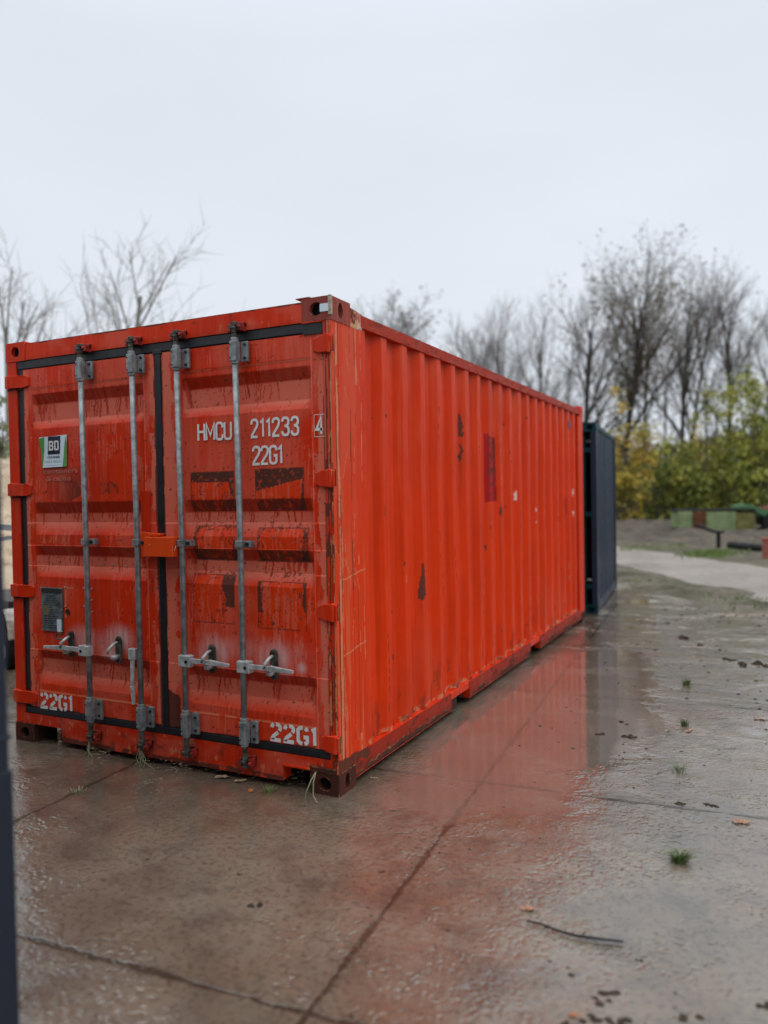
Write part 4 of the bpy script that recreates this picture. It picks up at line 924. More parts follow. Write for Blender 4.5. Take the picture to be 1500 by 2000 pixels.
# white square on the top casting and paint-chipped edge
MB().box(-0.058, -0.008, -0.0075, -0.0045, 2.512, 2.552).build('white_tag', PAPER, red)
MB().box(-0.009, 0.006, -0.0065, 0.012, 2.495, 2.5935).build('chipped_edge', simple('chipped_edge', (0.58, 0.47, 0.36), 0.6, 0, 0.4, 40), red)
MB().box(-0.205, -0.120, -0.006, 0.05, 2.5925, 2.597).build('lifted_plate', RUSTY_TOP, red)
MB().prism([(-0.18, -0.010, 2.470), (-0.046, -0.010, 2.466), (-0.046, -0.010, 2.462), (-0.165, -0.010, 2.462)], (0, 0.04, 0)).build('rain_lip', RED, red)
MB().box(-0.168, -0.047, -0.0015, 0.02, 2.405, 2.4615).build('gasket_corner', RUBBER, red)
# small labels and scraps on the side wall
def side_scrap(y0, y1, z0, z1, mat, name):
    n = 6; V = []; F = []
    for i in range(n+1):
        y = y0+(y1-y0)*i/n
        for z in (z0, z1): V.append((float(side_x(np.array([y]))[0])+0.009, y+0.006*math.sin(i*2.3), z+0.006*math.sin(i*1.7)))
    for i in range(n): F.append((2*i, 2*i+2, 2*i+3, 2*i+1))
    return npmesh(name, V, F, mat, red)
side_scrap(5.345, 5.405, 2.29, 2.38, BLUE_P, 'blue_scrap')

# ================================================================== OTHER CONTAINERS
def box_container(root, L, Wd, H, wall, frame, rail, pitch=PITCH):
    """local frame: near right corner at origin, length along +Y, width towards -X"""
    def cz(t, ph=0.0): return corr(t*PITCH/pitch, ph)
    yy = np.unique(np.concatenate([np.clip(0.1+i*pitch+np.array([0, 0.26, 0.5, 0.76])*pitch, 0.1, L-0.1) for i in range(int(L/pitch)+1)]))
    xx = np.unique(np.concatenate([np.clip(-Wd+0.1+i*pitch+np.array([0, 0.26, 0.5, 0.76])*pitch, -Wd+0.1, -0.1) for i in range(int(Wd/pitch)+1)]))
    zz = np.linspace(0.13, H-0.08, 5)
    cy = lambda U: cz(U-0.1)
    yf = np.unique(np.concatenate([yy, np.linspace(0.1, L-0.1, int(L/0.03))])); zf = np.linspace(0.13, H-0.08, 60)
    def rib_shade_paint(U, V):
        z = 0*U; q = cy(U); F = 0.75*(q < 0.02)*(0.5+0.7*fb(U*9, V*1.2, 3))+0.25*fb(U*30, V*2, 8)  # worn pale ribs, dark hollows: rib shading put into the paint
        return (0.5*(fb(U*9, V*9, 5) > 0.72), F, z, 0.6*(q > 0.9)), (z, z, z, z)
    grid('side_wall', yf, zf, lambda U, V: (-0.012-0.034*cy(U)+0.012*(fb(U, V, 3)-0.5), U, V), wall, root, rib_shade_paint)
    grid('side_wall', yy, zz, lambda U, V: (-Wd+0.012+0.034*cy(U), U, V), wall, root)
    grid('end_wall', xx, zz, lambda U, V: (U, L-0.012-0.034*cz(U+Wd-0.1), V), wall, root)
    MB().box(-Wd+0.02, -0.02, 0.02, L-0.02, H-0.04, H-0.02).build('roof', rail, root)
    MB().box(-Wd+0.02, -0.02, 0.02, L-0.02, 0.08, 0.11).build('floor', DARK, root)
    for x0, x1, fx in ((-0.16, 0, 1), (-Wd, -Wd+0.16, -1)):
        for y0, y1, fy in ((0, 0.17, -1), (L-0.17, L, 1)):
            casting(x0, x1, y0, y1, H-0.118, H, fx, fy, rail, root); casting(x0, x1, y0, y1, 0, 0.118, fx, fy, rail if fy < 0 else wall, root)
            MB().box(x0 if fx < 0 else x1-0.07, x0+0.07 if fx < 0 else x1, y0+0.003, y1-0.02, 0.119, H-0.119).build('corner_post', frame, root, bevel=0.004)
        xr = (x1-0.06, x1-0.003) if fx > 0 else (x0+0.003, x0+0.06)
        MB().box(*xr, 0.172, L-0.172, H-0.075, H-0.01).build('top_rail', rail, root, bevel=0.003)
        MB().box(*xr, 0.172, L-0.172, 0.02, 0.13).build('bottom_rail', wall, root, bevel=0.003)
    return yy
blue = empty('shipping_container', (0.06, 6.56, 0), rad(5), 'short navy blue shipping container with teal corners, half hidden behind the red container', 'shipping container')
box_container(blue, 2.95, 2.2, 2.45, NAVY, NAVY, TEAL, 0.25)
# its recessed near end: double doors in teal frame
MB().box(-2.04, -0.16, 0.0, 0.05, 2.335, 2.445).build('end_header', TEAL, blue, bevel=0.004)
MB().box(-2.04, -0.16, 0.0, 0.05, 0.01, 0.115).build('end_sill', TEAL, blue, bevel=0.004)
for x0, x1 in ((-2.12, -1.12), (-1.08, -0.14)):
    d = MB().box(x0, x1, 0.09, 0.12, 0.12, 2.33).build('door', TEAL, blue)
    MB().box(x0+0.1, x1-0.12, 0.085, 0.089, 0.2, 2.25).build('door_panel', NAVY2, d)
    MB().tube([(x0+0.45, 0.06, 0.1), (x0+0.45, 0.06, 2.35)], 0.016, 8).build('locking_bar', NAVY2, d)
    for z in (0.35, 1.28, 2.1): MB().box(x1-0.02, x1+0.09, 0.02, 0.08, z-0.03, z+0.03).build('hinge', TEAL, d)

left = empty('shipping_container', (0.252, -2.085, 0), rad(180), 'dark navy shipping container cut off by the left edge of the picture', 'shipping container')
left.rotation_euler = (0, 0, rad(90)); left.location = (0.231, -2.097, 0)
box_container(left, 6.06, 2.438, 2.591, NAVY2, NAVY2, NAVY2)

MB().box(-0.085, 0.0045, -0.0045, 0.12, 0.119, 0.868).build('post_sleeve', NAVY2, left, bevel=0.004)
MB().box(-0.10, 0.003, -0.003, 0.10, 0.945, 0.960).build('weld_band', NAVY2, left, bevel=0.003)
MB().box(-2.27, -0.17, 0.02, 0.06, 0.12, 2.47).build('door', NAVY2, left)
for x in (-0.55, -0.95, -1.45, -1.85): MB().tube([(x, -0.01, 0.12), (x, -0.01, 2.47)], 0.016, 8).build('locking_bar', GALV, left)

# ================================================================== VEGETATION
def bark(name, a, b): return simple(name, a, 0.85, 0, 0.3, 6, 0.4, b)
BARK = bark('grey_bark', (0.075, 0.068, 0.058), (0.035, 0.032, 0.028))
BARK_P = bark('haze_pale_bark', (0.26, 0.25, 0.22), (0.17, 0.165, 0.15))  # haze and overexposure put into the bark colour
TWIG = bark('haze_light_twig', (0.165, 0.140, 0.120), (0.105, 0.090, 0.077))  # lightened so the crowns look hazy; haze is in the colour
TWIG_P = bark('haze_pale_twig', (0.33, 0.31, 0.30), (0.24, 0.225, 0.215))  # twigs of the left trees, paled for haze in the same way
def leafmat(name, cols, sc=0.9):
    m = MT(name); c = m.co(); n = m.noise(c, sc, 4, 0.6); n2 = m.noise(c, 11, 3, 0.7)
    t = m.math('ADD', m.math('MULTIPLY', n, 0.6), m.math('MULTIPLY', n2, 0.4))
    r = m.t.nodes.new('ShaderNodeValToRGB'); m.L(m.mr(t, 0.33, 0.67), r.inputs[0]); e = r.color_ramp.elements
    e[0].color = (*cols[0], 1); e[1].color = (*cols[-1], 1)
    for i, q in enumerate(cols[1:-1]): x = e.new((i+1)/(len(cols)-1)); x.color = (*q, 1)
    m.col(r.outputs[0]); m.rough(0.55)
    return m.m
LEAF_Y = leafmat('yellow_leaves', [(0.10, 0.13, 0.03), (0.30, 0.26, 0.04), (0.55, 0.38, 0.04), (0.42, 0.20, 0.03)])
LEAF_G = leafmat('green_leaves', [(0.05, 0.08, 0.025), (0.16, 0.20, 0.04), (0.38, 0.37, 0.055), (0.55, 0.46, 0.07)])
LEAF_D = leafmat('dark_leaves', [(0.03, 0.05, 0.02), (0.06, 0.10, 0.03), (0.14, 0.16, 0.04), (0.25, 0.21, 0.05)])
LEAF_P = leafmat('pale_hedge_leaves', [(0.05, 0.08, 0.03), (0.14, 0.18, 0.07), (0.26, 0.28, 0.15), (0.40, 0.40, 0.30)], 2.0)
LEAF_B = leafmat('brown_leaves', [(0.07, 0.05, 0.03), (0.13, 0.085, 0.05), (0.18, 0.12, 0.06)])
def ptree(rng, H, spread, nmain, levels=4, up=0.25, first=0.35, r0=0.16, forkiness=1.0, lean=(0, 0), kids=(8, 7, 5), twin=False, thin=2.0, wob=0.10):
    thick = MB(); twig = MB(); tips = []
    def grow(p, d, L, r, lev):
        n = 6 if lev == 0 else 4 if lev < 3 else 2
        pts = [p]; rs_ = [r]; q = p.copy(); dd = d.copy()
        for i in range(n):
            dd = (dd+Vector((rng.gauss(0, wob), rng.gauss(0, wob), rng.gauss(0, wob*.6)+up*(0.35 if lev else 0.1)))*(0.8 if lev else 0.45)).normalized()
            q = q+dd*(L/n); pts.append(q.copy()); rs_.append(r*(1-(i+1)/n*(0.62 if lev < levels-1 else 0.8)))
        (thick if lev < 2 else twig).tube(pts, rs_, 7 if lev == 0 else 5 if lev == 1 else 3, False)
        if lev >= levels-1: tips.append(pts[-1]); return
        nk = nmain if lev == 0 else kids[lev-1]
        for k in range(nk):
            t = (first+(1-first)*(k+rng.random()*0.8)/nk) if lev == 0 else 0.22+0.78*(k+rng.random())/nk
            t = min(t, 0.999); i = int(t*n); f_ = t*n-i; pp = pts[i].lerp(pts[i+1], f_); rr = rs_[i]*(1-f_)+rs_[i+1]*f_
            bd = (pts[i+1]-pts[i]).normalized(); az = rng.random()*6.283+k*2.4
            side = bd.orthogonal().normalized(); side.rotate(Matrix.Rotation(az, 3, bd))
            an = rad(rng.uniform(22, 48))*spread*(1.0 if lev else (1.25-0.7*t))
            nd = (bd*math.cos(an)+side*math.sin(an)).normalized()
            LL = L*(rng.uniform(0.40, 0.62) if lev else (0.62-0.35*t)*rng.uniform(0.8, 1.15))*(1 if lev < 2 else 0.9)
            grow(pp, nd, LL, max(0.006*thin, rr*rng.uniform(0.45, 0.62)), lev+1)
    base = Vector((0, 0, -0.1)); d0 = Vector((lean[0], lean[1], 1)).normalized()
    grow(base, d0, H, r0, 0)
    if twin: grow(base+Vector((0.3, 0.1, 0)), (d0+Vector((0.12, 0.05, 0))).normalized(), H*0.93, r0*0.8, 0)
    return thick, twig, tips
def leafcloud(rng, pts, n, size, spread):
    P = np.array(pts); idx = rng.integers(0, len(P), n); c = P[idx]+rng.normal(0, spread, (n, 3))
    a = rng.normal(0, 1, (n, 3)); a /= np.linalg.norm(a, axis=1)[:, None]; b = np.cross(a, rng.normal(0, 1, (n, 3))); b /= np.linalg.norm(b, axis=1)[:, None]
    s = size*(0.6+0.8*rng.random(n))[:, None]; a = a*s; b = b*s*0.6
    V = np.stack([c-a, c-b, c+a, c+b], 1).reshape(-1, 3); F = np.arange(4*n).reshape(-1, 4)
    return V, F
def cam_at(px, depth, z=0.0):      # lateral position of a picture column at a given depth, as a ground point
    lat = (px-750)/1508.4*depth
    p = CAM+r0*lat+Vector((fwd.x, fwd.y, 0)).normalized()*depth
    return (p.x, p.y, z)
def tree(px, depth, H, label, seed, group='bare trees on the right skyline', leaves=0, lm=LEAF_B, mats=(BARK, TWIG), ivy=0, name='bare_tree', cat='tree', **kw):
    rng = random.Random(seed); root = empty(name, cam_at(px, depth), rng.random()*0.001, label, cat, group)
    thick, twig, tips = ptree(rng, H, **kw)
    zs_ = sorted(t.z for t in tips); k_ = H/zs_[int(len(zs_)*0.995)-1]
    thick.v = [tuple(Vector(q)*k_) for q in thick.v]; twig.v = [tuple(Vector(q)*k_) for q in twig.v]; tips = [t*k_ for t in tips]
    thick.build('trunk', mats[0], root, True); twig.build('branches', mats[1], root)
    nr = np.random.default_rng(seed)
    if leaves:
        V, F = leafcloud(nr, [tuple(t) for t in tips], leaves, 0.075, 0.12); npmesh('leaves', V, F, lm, root, False)
    if ivy:
        pts = [(nr.normal(0, .16), nr.normal(0, .16), 1+nr.random()*H*0.5) for _ in range(60)]
        V, F = leafcloud(nr, pts, ivy, 0.09, 0.13); npmesh('ivy', V, F, LEAF_D, root, False)
    return root
D0 = 46
def Ht(ytop, depth): return 1.56+(968-ytop)/1508.4*depth
T = tree
# far right group, left to right
T(745, 60, Ht(592, 60), 'slim bare tree first above the red container roof, left of the bushy crown', 11, spread=0.9, nmain=18, r0=0.22, kids=(8, 7, 5), thin=4)
T(812, 56, Ht(585, 56), 'dense rounded bare crown showing alone above the container roof', 12, spread=1.2, nmain=18, r0=0.26, kids=(9, 8, 6), first=0.25, thin=4.5, leaves=2500, lm=BARK)
T(935, 58, Ht(608, 58), 'thin bare tree between the rounded crown and the tall fan-shaped tree', 13, spread=0.9, nmain=16, r0=0.2, thin=3)
T(998, 52, Ht(575, 52), 'bare tree left of the wide fan-shaped tree, tops level with it', 14, spread=0.9, nmain=13, r0=0.17)
T(1138, 42, Ht(528, 42), 'wide bare tree fanning out from a trunk beside the container end', 15, spread=1.25, nmain=15, r0=0.27, first=0.22, lean=(-0.10, 0.02), kids=(8, 7, 5), leaves=900, lm=LEAF_B)
T(1065, 50, Ht(545, 50), 'bare tree with many upright stems behind the fan-shaped tree', 16, spread=1.0, nmain=13, r0=0.2, first=0.25)
T(1215, 44, Ht(488, 44), 'tallest tree with brown leaf remnants and ivy-dark trunk', 17, spread=1.0, nmain=19, r0=0.30, first=0.40, leaves=1500, ivy=900, kids=(9, 7, 5))
T(1262, 49, Ht(550, 49), 'slender bare tree just right of the tallest tree', 18, spread=0.8, nmain=12, r0=0.18, leaves=900, lm=LEAF_Y)
T(1332, 45, Ht(518, 45), 'twin-stemmed bare tree between the tallest tree and the rightmost one', 19, spread=0.95, nmain=15, r0=0.22, first=0.38, twin=True, kids=(8, 7, 4), leaves=500)
T(1432, 45, Ht(540, 45), 'bare tree with open crown above yellow-green shrubs at the right', 20, spread=1.05, nmain=15, r0=0.24, first=0.45, kids=(8, 7, 5))
T(1520, 47, Ht(585, 47), 'bare tree cut by the right picture edge', 21, spread=1.0, nmain=14, r0=0.2)
for i, (px, yt, dp_) in enumerate(((885, 655, 66), (970, 640, 68), (1040, 625, 70), (1110, 640, 66), (1180, 625, 68), (1300, 640, 66), (1390, 650, 69), (1475, 640, 66))):
    lb_ = ['low bare tree farthest left in the back row of the wood', 'bare tree in the back row behind the slim tree pair', 'back-row bare tree left of the fan-shaped crown', 'back-row bare tree seen through the fan-shaped crown',
           'back-row bare tree left of the tallest trunk', 'back-row bare tree between the tallest and twin-stemmed trees', 'back-row bare tree right of the twin-stemmed tree', 'back-row bare tree near the right edge'][i]
    T(px, dp_, Ht(yt, dp_), lb_, 40+i, group='back row of bare trees', spread=1.0, nmain=12, r0=0.18, first=0.2, kids=(7, 6, 4))
# left group, nearer, with haze put into its paler bark
T(214, 21, Ht(415, 21), 'pale bare tree with a straight stem and long slanting branches, left of centre', 61, group='pale bare trees on the left', mats=(BARK_P, TWIG_P), name='bare_tree', spread=1.15, nmain=11, r0=0.17, first=0.35, kids=(6, 5, 3), lean=(0.16, 0.08), thin=1.7, wob=0.045, up=0.20)
T(176, 22, Ht(478, 22), 'thin short bare tree just left of the straight-stemmed one', 62, group='pale bare trees on the left', mats=(BARK_P, TWIG_P), spread=0.7, nmain=8, r0=0.13, kids=(4, 3, 3), thin=1.7, wob=0.045, up=0.20)
T(14, 19, Ht(470, 19), 'bare tree leaning in at the far left edge', 63, group='pale bare trees on the left', mats=(BARK_P, TWIG_P), spread=1.2, nmain=11, r0=0.17, kids=(6, 5, 3), thin=1.7, wob=0.045, up=0.20)

def bush(px, depth, wpx, ytop, label, seed, mat, n=5200, size=0.085, name='shrub', group='autumn shrubs at the wood edge', dens=1.0):
    nr = np.random.default_rng(seed); w = wpx/1508.4*depth; h = Ht(ytop, depth)
    root = empty(name, cam_at(px, depth), 0, label, 'shrub', group)
    st = MB(); rng = random.Random(seed); centres = []
    for k in range(16):
        a = rng.random()*6.28; rr = rng.random()**0.5*w*0.5; top = Vector((math.cos(a)*rr, math.sin(a)*rr*0.7, h*rng.uniform(0.45, 0.95)*(1-0.35*(rr/(w*0.5))**2)))
        b0 = Vector((top.x*0.3, top.y*0.3, 0)); m_ = b0.lerp(top, 0.5)+Vector((rng.gauss(0, .1), rng.gauss(0, .1), 0))
        st.tube([b0, m_, top], [0.045, 0.03, 0.01], 5, False)
        for q in range(7): centres.append(tuple(b0.lerp(top, rng.uniform(0.15, 1.0))+Vector((rng.gauss(0, w*0.10), rng.gauss(0, w*0.08), rng.gauss(0, h*0.06)))))
    st.build('stems', TWIG, root)
    V, F = leafcloud(nr, centres, int(n*0.62), size*1.1, w*0.06); V[:, 2] = np.maximum(V[:, 2], 0.0); npmesh('foliage', V, F, mat, root, False)
    return root
bush(1225, 38, 120, 755, 'golden yellow shrub right of the navy container', 71, LEAF_Y, 6500)
bush(1290, 40, 130, 830, 'yellow-green shrub between the golden one and the twin-stemmed trunks', 72, LEAF_G, 6000)
bush(1360, 39, 130, 830, 'mid green shrub behind the pale green trough', 73, LEAF_G, 6500)
bush(1450, 38, 155, 655, 'large yellow-green shrub at the right edge of the picture', 74, LEAF_G, 11000)
bush(1400, 42, 130, 800, 'olive shrub behind and left of the large right-hand shrub', 75, LEAF_Y, 5000)
bush(1520, 36, 140, 670, 'yellow-green shrub cut off by the right picture edge', 76, LEAF_G, 8000)
bush(1255, 43, 150, 880, 'dark undergrowth bush behind the golden shrub', 77, LEAF_D, 6500)
bush(1345, 43, 170, 880, 'dark undergrowth bush below the twin-stemmed tree', 78, LEAF_D, 7500)
bush(1460, 43, 170, 870, 'dark undergrowth bush behind the large right-hand shrub', 79, LEAF_D, 7500)
bush(1160, 44, 140, 850, 'dark bush mostly hidden by the navy container', 80, LEAF_D, 5000)
bush(2, 13, 90, 690, 'pale green leafy hedge bush at the far left edge', 81, LEAF_P, 9000, 0.035, group='hedge at the left')
bush(-60, 13.5, 110, 700, 'pale hedge bush beyond the left picture edge, behind the sand', 82, LEAF_P, 5000, 0.035, group='hedge at the left')
bush(60, 15.5, 110, 790, 'hedge bush mostly hidden behind the red container', 83, LEAF_P, 6000, 0.035, group='hedge at the left')

# far wood closing the horizon
def far_wood():
    nr = np.random.default_rng(5); V = []; n = 60000
    x = nr.uniform(-1, 1, n); px = 600+x*1900; dep = nr.uniform(74, 90, n); lat = (px-750)/1508.4*dep
    f2 = Vector((fwd.x, fwd.y)).normalized()
    X = CAM.x+r0.x*lat+f2.x*dep; Y = CAM.y+r0.y*lat+f2.y*dep
    top = 5.5+3.5*fb(px/130, px*0, 7); z = top*nr.random(n)**0.8
    c = np.stack([X, Y, z], 1); a = nr.normal(0, 1, (n, 3)); b = nr.normal(0, 1, (n, 3)); a *= 0.22; b *= 0.14
    V = np.stack([c-a, c-b, c+a, c+b], 1).reshape(-1, 3); return V, np.arange(4*n).reshape(-1, 4)
V, F = far_wood(); o = npmesh('far_wood', V, F, LEAF_B, None, False); tag(o, 'distant grey-brown wood along the horizon', 'wood', kind='stuff')

# ================================================================== LEFT BACKGROUND: sand heap, trailer, metal
hp = np.array([-9.4, 5.2])
def heap_pos(U, V):
    r = np.hypot(U, V); a = np.arctan2(V, U); R0 = 4.6+0.7*np.sin(a*2+1)+0.4*np.sin(a*5)
    z = 2.15*np.clip(1-r/R0, 0, 1)**0.85*1.15+0.35*(fb(U*1.3+9, V*1.3+9, 3)-0.5)*np.clip(1-r/R0, 0, 1)*2+0.12*(fb(U*5+9, V*5+9, 8)-0.5)*(r < R0)
    return U, V, z-0.03
hr = empty('sand_heap', (hp[0], hp[1], 0), 0, 'tall heap of pale brown sand left of the red container', 'sand heap')
grid('sand', np.linspace(-5.4, 5.4, 120), np.linspace(-5.4, 5.4, 120), heap_pos, SAND, hr, None, True)
STEEL = simple('pale_steel_angle', (0.38, 0.41, 0.45), 0.4, 0.3, 0.2, 12)
p = Vector(cam_at(20, 7.9, 1.30))
an = empty('metal_angle', p, 0, 'pale grey metal angle piece sticking out in front of the sand heap', 'metal profile')
MB().obox((0, 0, 0), (0.32, 0.16, -0.03), (0.006, -0.012, 0), (0, 0, 0.03)).build('upper_flange', STEEL, an)
MB().obox((0.0, 0.02, -0.10), (0.32, 0.16, 0.05), (0.006, -0.012, 0), (0, 0, 0.02)).build('lower_flange', STEEL, an)
MB().tube([(-0.28, -0.14, -1.32), (-0.28, -0.14, 0.0)], 0.02, 8).build('stand', STEEL, an)
p = Vector(cam_at(31, 7.75, 0))
pp_ = MB().tube([(p.x, p.y, -0.02), (p.x, p.y, 1.02)], 0.022, 10).tube([(p.x, p.y, 1.02), (p.x, p.y, 1.06)], 0.028, 10).build('grey_post', STEEL, None, True)
tag(pp_, 'thin grey upright post against the left edge of the red container', 'post')
tw = empty('utility_trailer', cam_at(14, 7.35, 0), rad(-20), 'small dark utility trailer with pale mudguard in front of the sand heap', 'trailer')
TR = simple('trailer_body', (0.02, 0.02, 0.022), 0.5, 0.1, 0.3, 8); TF = simple('pale_mudguard', (0.40, 0.38, 0.33), 0.5, 0, 0.4, 10); TY = simple('tyre', (0.012, 0.012, 0.013), 0.8, 0, 0.2, 20)
MB().box(-1.1, 0.02, -0.02, 0.9, 0.28, 0.62).build('trailer_bed', TR, tw, bevel=0.01)
mb = MB()
for k in range(9):
    a0, a1 = math.pi*k/9, math.pi*(k+1)/9; R1 = 0.20
    mb.prism([(0.12+R1*math.cos(a0), -0.12, 0.30+R1*math.sin(a0)*1.3), (0.12+R1*math.cos(a1), -0.12, 0.30+R1*math.sin(a1)*1.3), (0.12+(R1-.012)*math.cos(a1), -0.12, 0.30+(R1-.012)*math.sin(a1)*1.3), (0.12+(R1-.012)*math.cos(a0), -0.12, 0.30+(R1-.012)*math.sin(a0)*1.3)], (0, 0.16, 0))
mb.build('mudguard', TF, tw)
w = MB().tube([(0.12, -0.11, 0.17), (0.12, -0.09, 0.17), (0.12, 0.01, 0.17), (0.12, 0.03, 0.17)], [0.14, 0.17, 0.17, 0.14], 24).build('wheel', TY, tw, True)
MB().tube([(0.12, -0.115, 0.17), (0.12, -0.10, 0.17)], 0.07, 16).build('rim', TF, w)
MB().tube([(-0.35, -0.10, 0.10), (-0.35, 0.0, 0.10)], 0.10, 16).build('wheel', TY, tw, True)

# ================================================================== RIGHT BACKGROUND objects
LG = simple('pale_green_paint', (0.25, 0.32, 0.15), 0.6, 0, 0.3, 3, 0.2); OL = simple('olive_panel', (0.20, 0.18, 0.06), 0.6, 0, 0.3, 3); BRN = simple('brown_panel', (0.20, 0.075, 0.035), 0.7, 0, 0.4, 3)
BLK = simple('black_steel', (0.018, 0.018, 0.018), 0.6, 0, 0.3, 5)
tk = empty('trough', cam_at(1325, 27, 0.0), yaw*-1+rad(-8), 'long pale green trough with a brown panel in front of the shrubs', 'trough')
tk.rotation_euler = (0, 0, rad(22))
mb = MB().box(0.0, 0.48, 0, 0.9, 0.25, 0.82).box(0.96, 1.95, 0, 0.9, 0.02, 0.78).build('green_panel', LG, tk, bevel=0.02)
MB().box(0.49, 0.95, 0.02, 0.9, 0.20, 0.80).build('brown_panel', BRN, tk, bevel=0.02)
MB().box(1.955, 2.6, 0.01, 0.9, 0.0, 0.72).build('olive_panel', OL, tk, bevel=0.02)
MB().box(-0.05, 2.65, 0.05, 0.85, 0.825, 0.90).build('dark_cover', BLK, tk, bevel=0.02)
tk2 = empty('machine', cam_at(1456, 27, 0.0), rad(22), 'green implement with black wheel and red top at the right edge', 'farm implement')
MB().prism([(-0.3, 0, 0.9), (0.15, 0, 0.9), (0.75, 0, 0.55), (1.6, 0, 0.55), (1.6, 0, 0.75), (0.85, 0, 0.8), (0.1, 0, 1.05), (-0.3, 0, 1.0)], (0, 0.6, 0)).build('frame', simple('implement_green', (0.07, 0.20, 0.08), 0.5), tk2)
MB().tube([(0.95, -0.1, 0.38), (0.95, 0.15, 0.38)], 0.38, 20).build('wheel', BLK, tk2)
MB().box(0.55, 1.5, 0.1, 0.5, 0.30, 0.56).build('chassis', BLK, tk2)
MB().box(0.65, 1.6, 0.05, 0.5, 0.81, 0.95).build('red_cover', simple('implement_red', (0.35, 0.08, 0.06), 0.5), tk2)
st_ = empty('post_stand', cam_at(1403, 20.8, 0.0), rad(26), 'black post with a slanting arm standing on the muddy bank', 'stand')
MB().tube([(0, 0, 0), (0, 0, 0.40)], 0.055, 10).build('post', BLK, st_)
MB().box(-0.11, 0.13, -0.1, 0.1, 0.40, 0.46).build('head_plate', BLK, st_)
MB().tube([(-0.1, 0, 0.44), (-0.6, 0.1, 0.64)], 0.045, 8).build('arm', BLK, st_)
lg = MB().tube([cam_at(1425, 20.8, 0.07), cam_at(1485, 19.5, 0.07)], 0.10, 10); o = lg.build('dark_pipe', BLK, None, True); tag(o, 'dark pipe lying on the mud beyond the pale track', 'pipe')
pt = MB().box(-0.08, 0.12, -0.08, 0.08, -0.05, 0.42).box(-0.10, 0.14, -0.10, 0.10, 0.42, 0.46).build('marker_post', simple('red_marker', (0.38, 0.13, 0.10), 0.7), None, False, 0.01)
pt.location = cam_at(1496, 17.5, 0.0); tag(pt, 'faded red square marker post at the right edge beyond the track', 'post')

# ================================================================== SMALL THINGS ON THE CONCRETE
GRASS = leafmat('grass_blades', [(0.03, 0.05, 0.015), (0.06, 0.11, 0.025), (0.14, 0.17, 0.05)], 60)
GRASS_D = leafmat('dry_grass_blades', [(0.10, 0.11, 0.05), (0.20, 0.22, 0.12), (0.26, 0.27, 0.15)], 20)
GRASS_Y = leafmat('verge_grass', [(0.06, 0.09, 0.02), (0.11, 0.17, 0.03), (0.20, 0.25, 0.05)], 3)
def blades(rng, n, rad_, hgt, w=0.0022, droop=0.5):
    V = []; F = []
    for k in range(n):
        a = rng.random()*6.283; r = rad_*rng.random()**0.7; x, y = math.cos(a)*r, math.sin(a)*r; h = hgt*rng.uniform(0.5, 1.0)
        d = Vector((math.cos(a+rng.gauss(0, .5)), math.sin(a+rng.gauss(0, .5)), 0))*rng.uniform(0.1, droop)*h; s = Vector((-math.sin(a), math.cos(a), 0))*w*rng.uniform(.7, 1.3)
        b = len(V)
        for t in (0, 0.4, 0.75, 1.0):
            p = Vector((x, y, 0))+d*t*t*1.3+Vector((0, 0, h*(t-0.25*t*t*(droop > 0.7)))); ww = (1-t)**0.6 if t < 1 else 0.05
            V += [tuple(p-s*ww), tuple(p+s*ww)]
        for i in range(3): F.append((b+2*i, b+2*i+1, b+2*i+3, b+2*i+2))
    return V, F
def tuft(x, y, n, r, h, label, seed, mat=GRASS, w=0.0022, droop=0.5):
    rng = random.Random(seed); V, F = blades(rng, n, r, h, w, droop); o = npmesh('grass_tuft', V, F, mat, None, False); o.location = (x, y, -0.002)
    return tag(o, label, 'grass tuft', 'grass tufts on the concrete')
tuft(1.655, -0.020, 170, 0.032, 0.066, 'biggest green grass tuft, right foreground on the wet concrete', 1, w=0.0024, droop=1.0)
tuft(1.550, 1.095, 45, 0.040, 0.075, 'sparse spiky grass tuft behind the biggest one', 2, w=0.0016, droop=1.1)
tuft(1.498, 1.990, 60, 0.028, 0.060, 'small green tuft beside a pinkish leaf', 3)
tuft(1.412, 3.150, 60, 0.034, 0.065, 'farthest small green tuft along the right-hand row', 4, w=0.003)
tuft(-1.326, -0.509, 60, 0.06, 0.022, 'flat mossy tuft on the slab in front of the left door', 5, GRASS_D, droop=1.2)
tuft(-0.385, -0.085, 40, 0.03, 0.045, 'little yellow-green tuft near the right fork pocket', 6, GRASS_Y, droop=1.1)
def hanging(name, pts_list, label, mat, w=0.003):
    mb = MB()
    for pts in pts_list:
        for i in range(len(pts)-1):
            a, b = Vector(pts[i]), Vector(pts[i+1]); s = Vector((w, 0.0006, 0)); mb.add([a-s, a+s, b+s*0.9, b-s*0.9], [(0, 1, 2, 3)])
    return tag(mb.build(name, mat), label, 'grass blade', 'grass caught on the container')
hanging('hanging_grass', [[(-0.135, -0.012, 0.118), (-0.140, -0.05, 0.085), (-0.150, -0.075, 0.040), (-0.155, -0.085, 0.002)], [(-0.132, -0.012, 0.118), (-0.122, -0.055, 0.080), (-0.105, -0.085, 0.025), (-0.065, -0.110, 0.003)]],
        'two long pale grass blades hanging from the near bottom corner casting', GRASS_D)
rng = random.Random(8)
hanging('hanging_grass', [[(-1.31+rng.gauss(0, .008), -0.055, 0.10), (-1.31+rng.gauss(0, .02), -0.065, 0.05), (-1.31+rng.gauss(0, .04), -0.075, 0.004)] for _ in range(8)], 'wisps of dry grass hanging from the second locking bar', GRASS_D, 0.0014)
hanging('hanging_grass', [[(-1.72+rng.gauss(0, .006), -0.055, 0.10), (-1.72+rng.gauss(0, .015), -0.065, 0.05), (-1.72+rng.gauss(0, .03), -0.07, 0.006)] for _ in range(4)], 'few dry grass wisps hanging from the leftmost locking bar', GRASS_D, 0.0014)

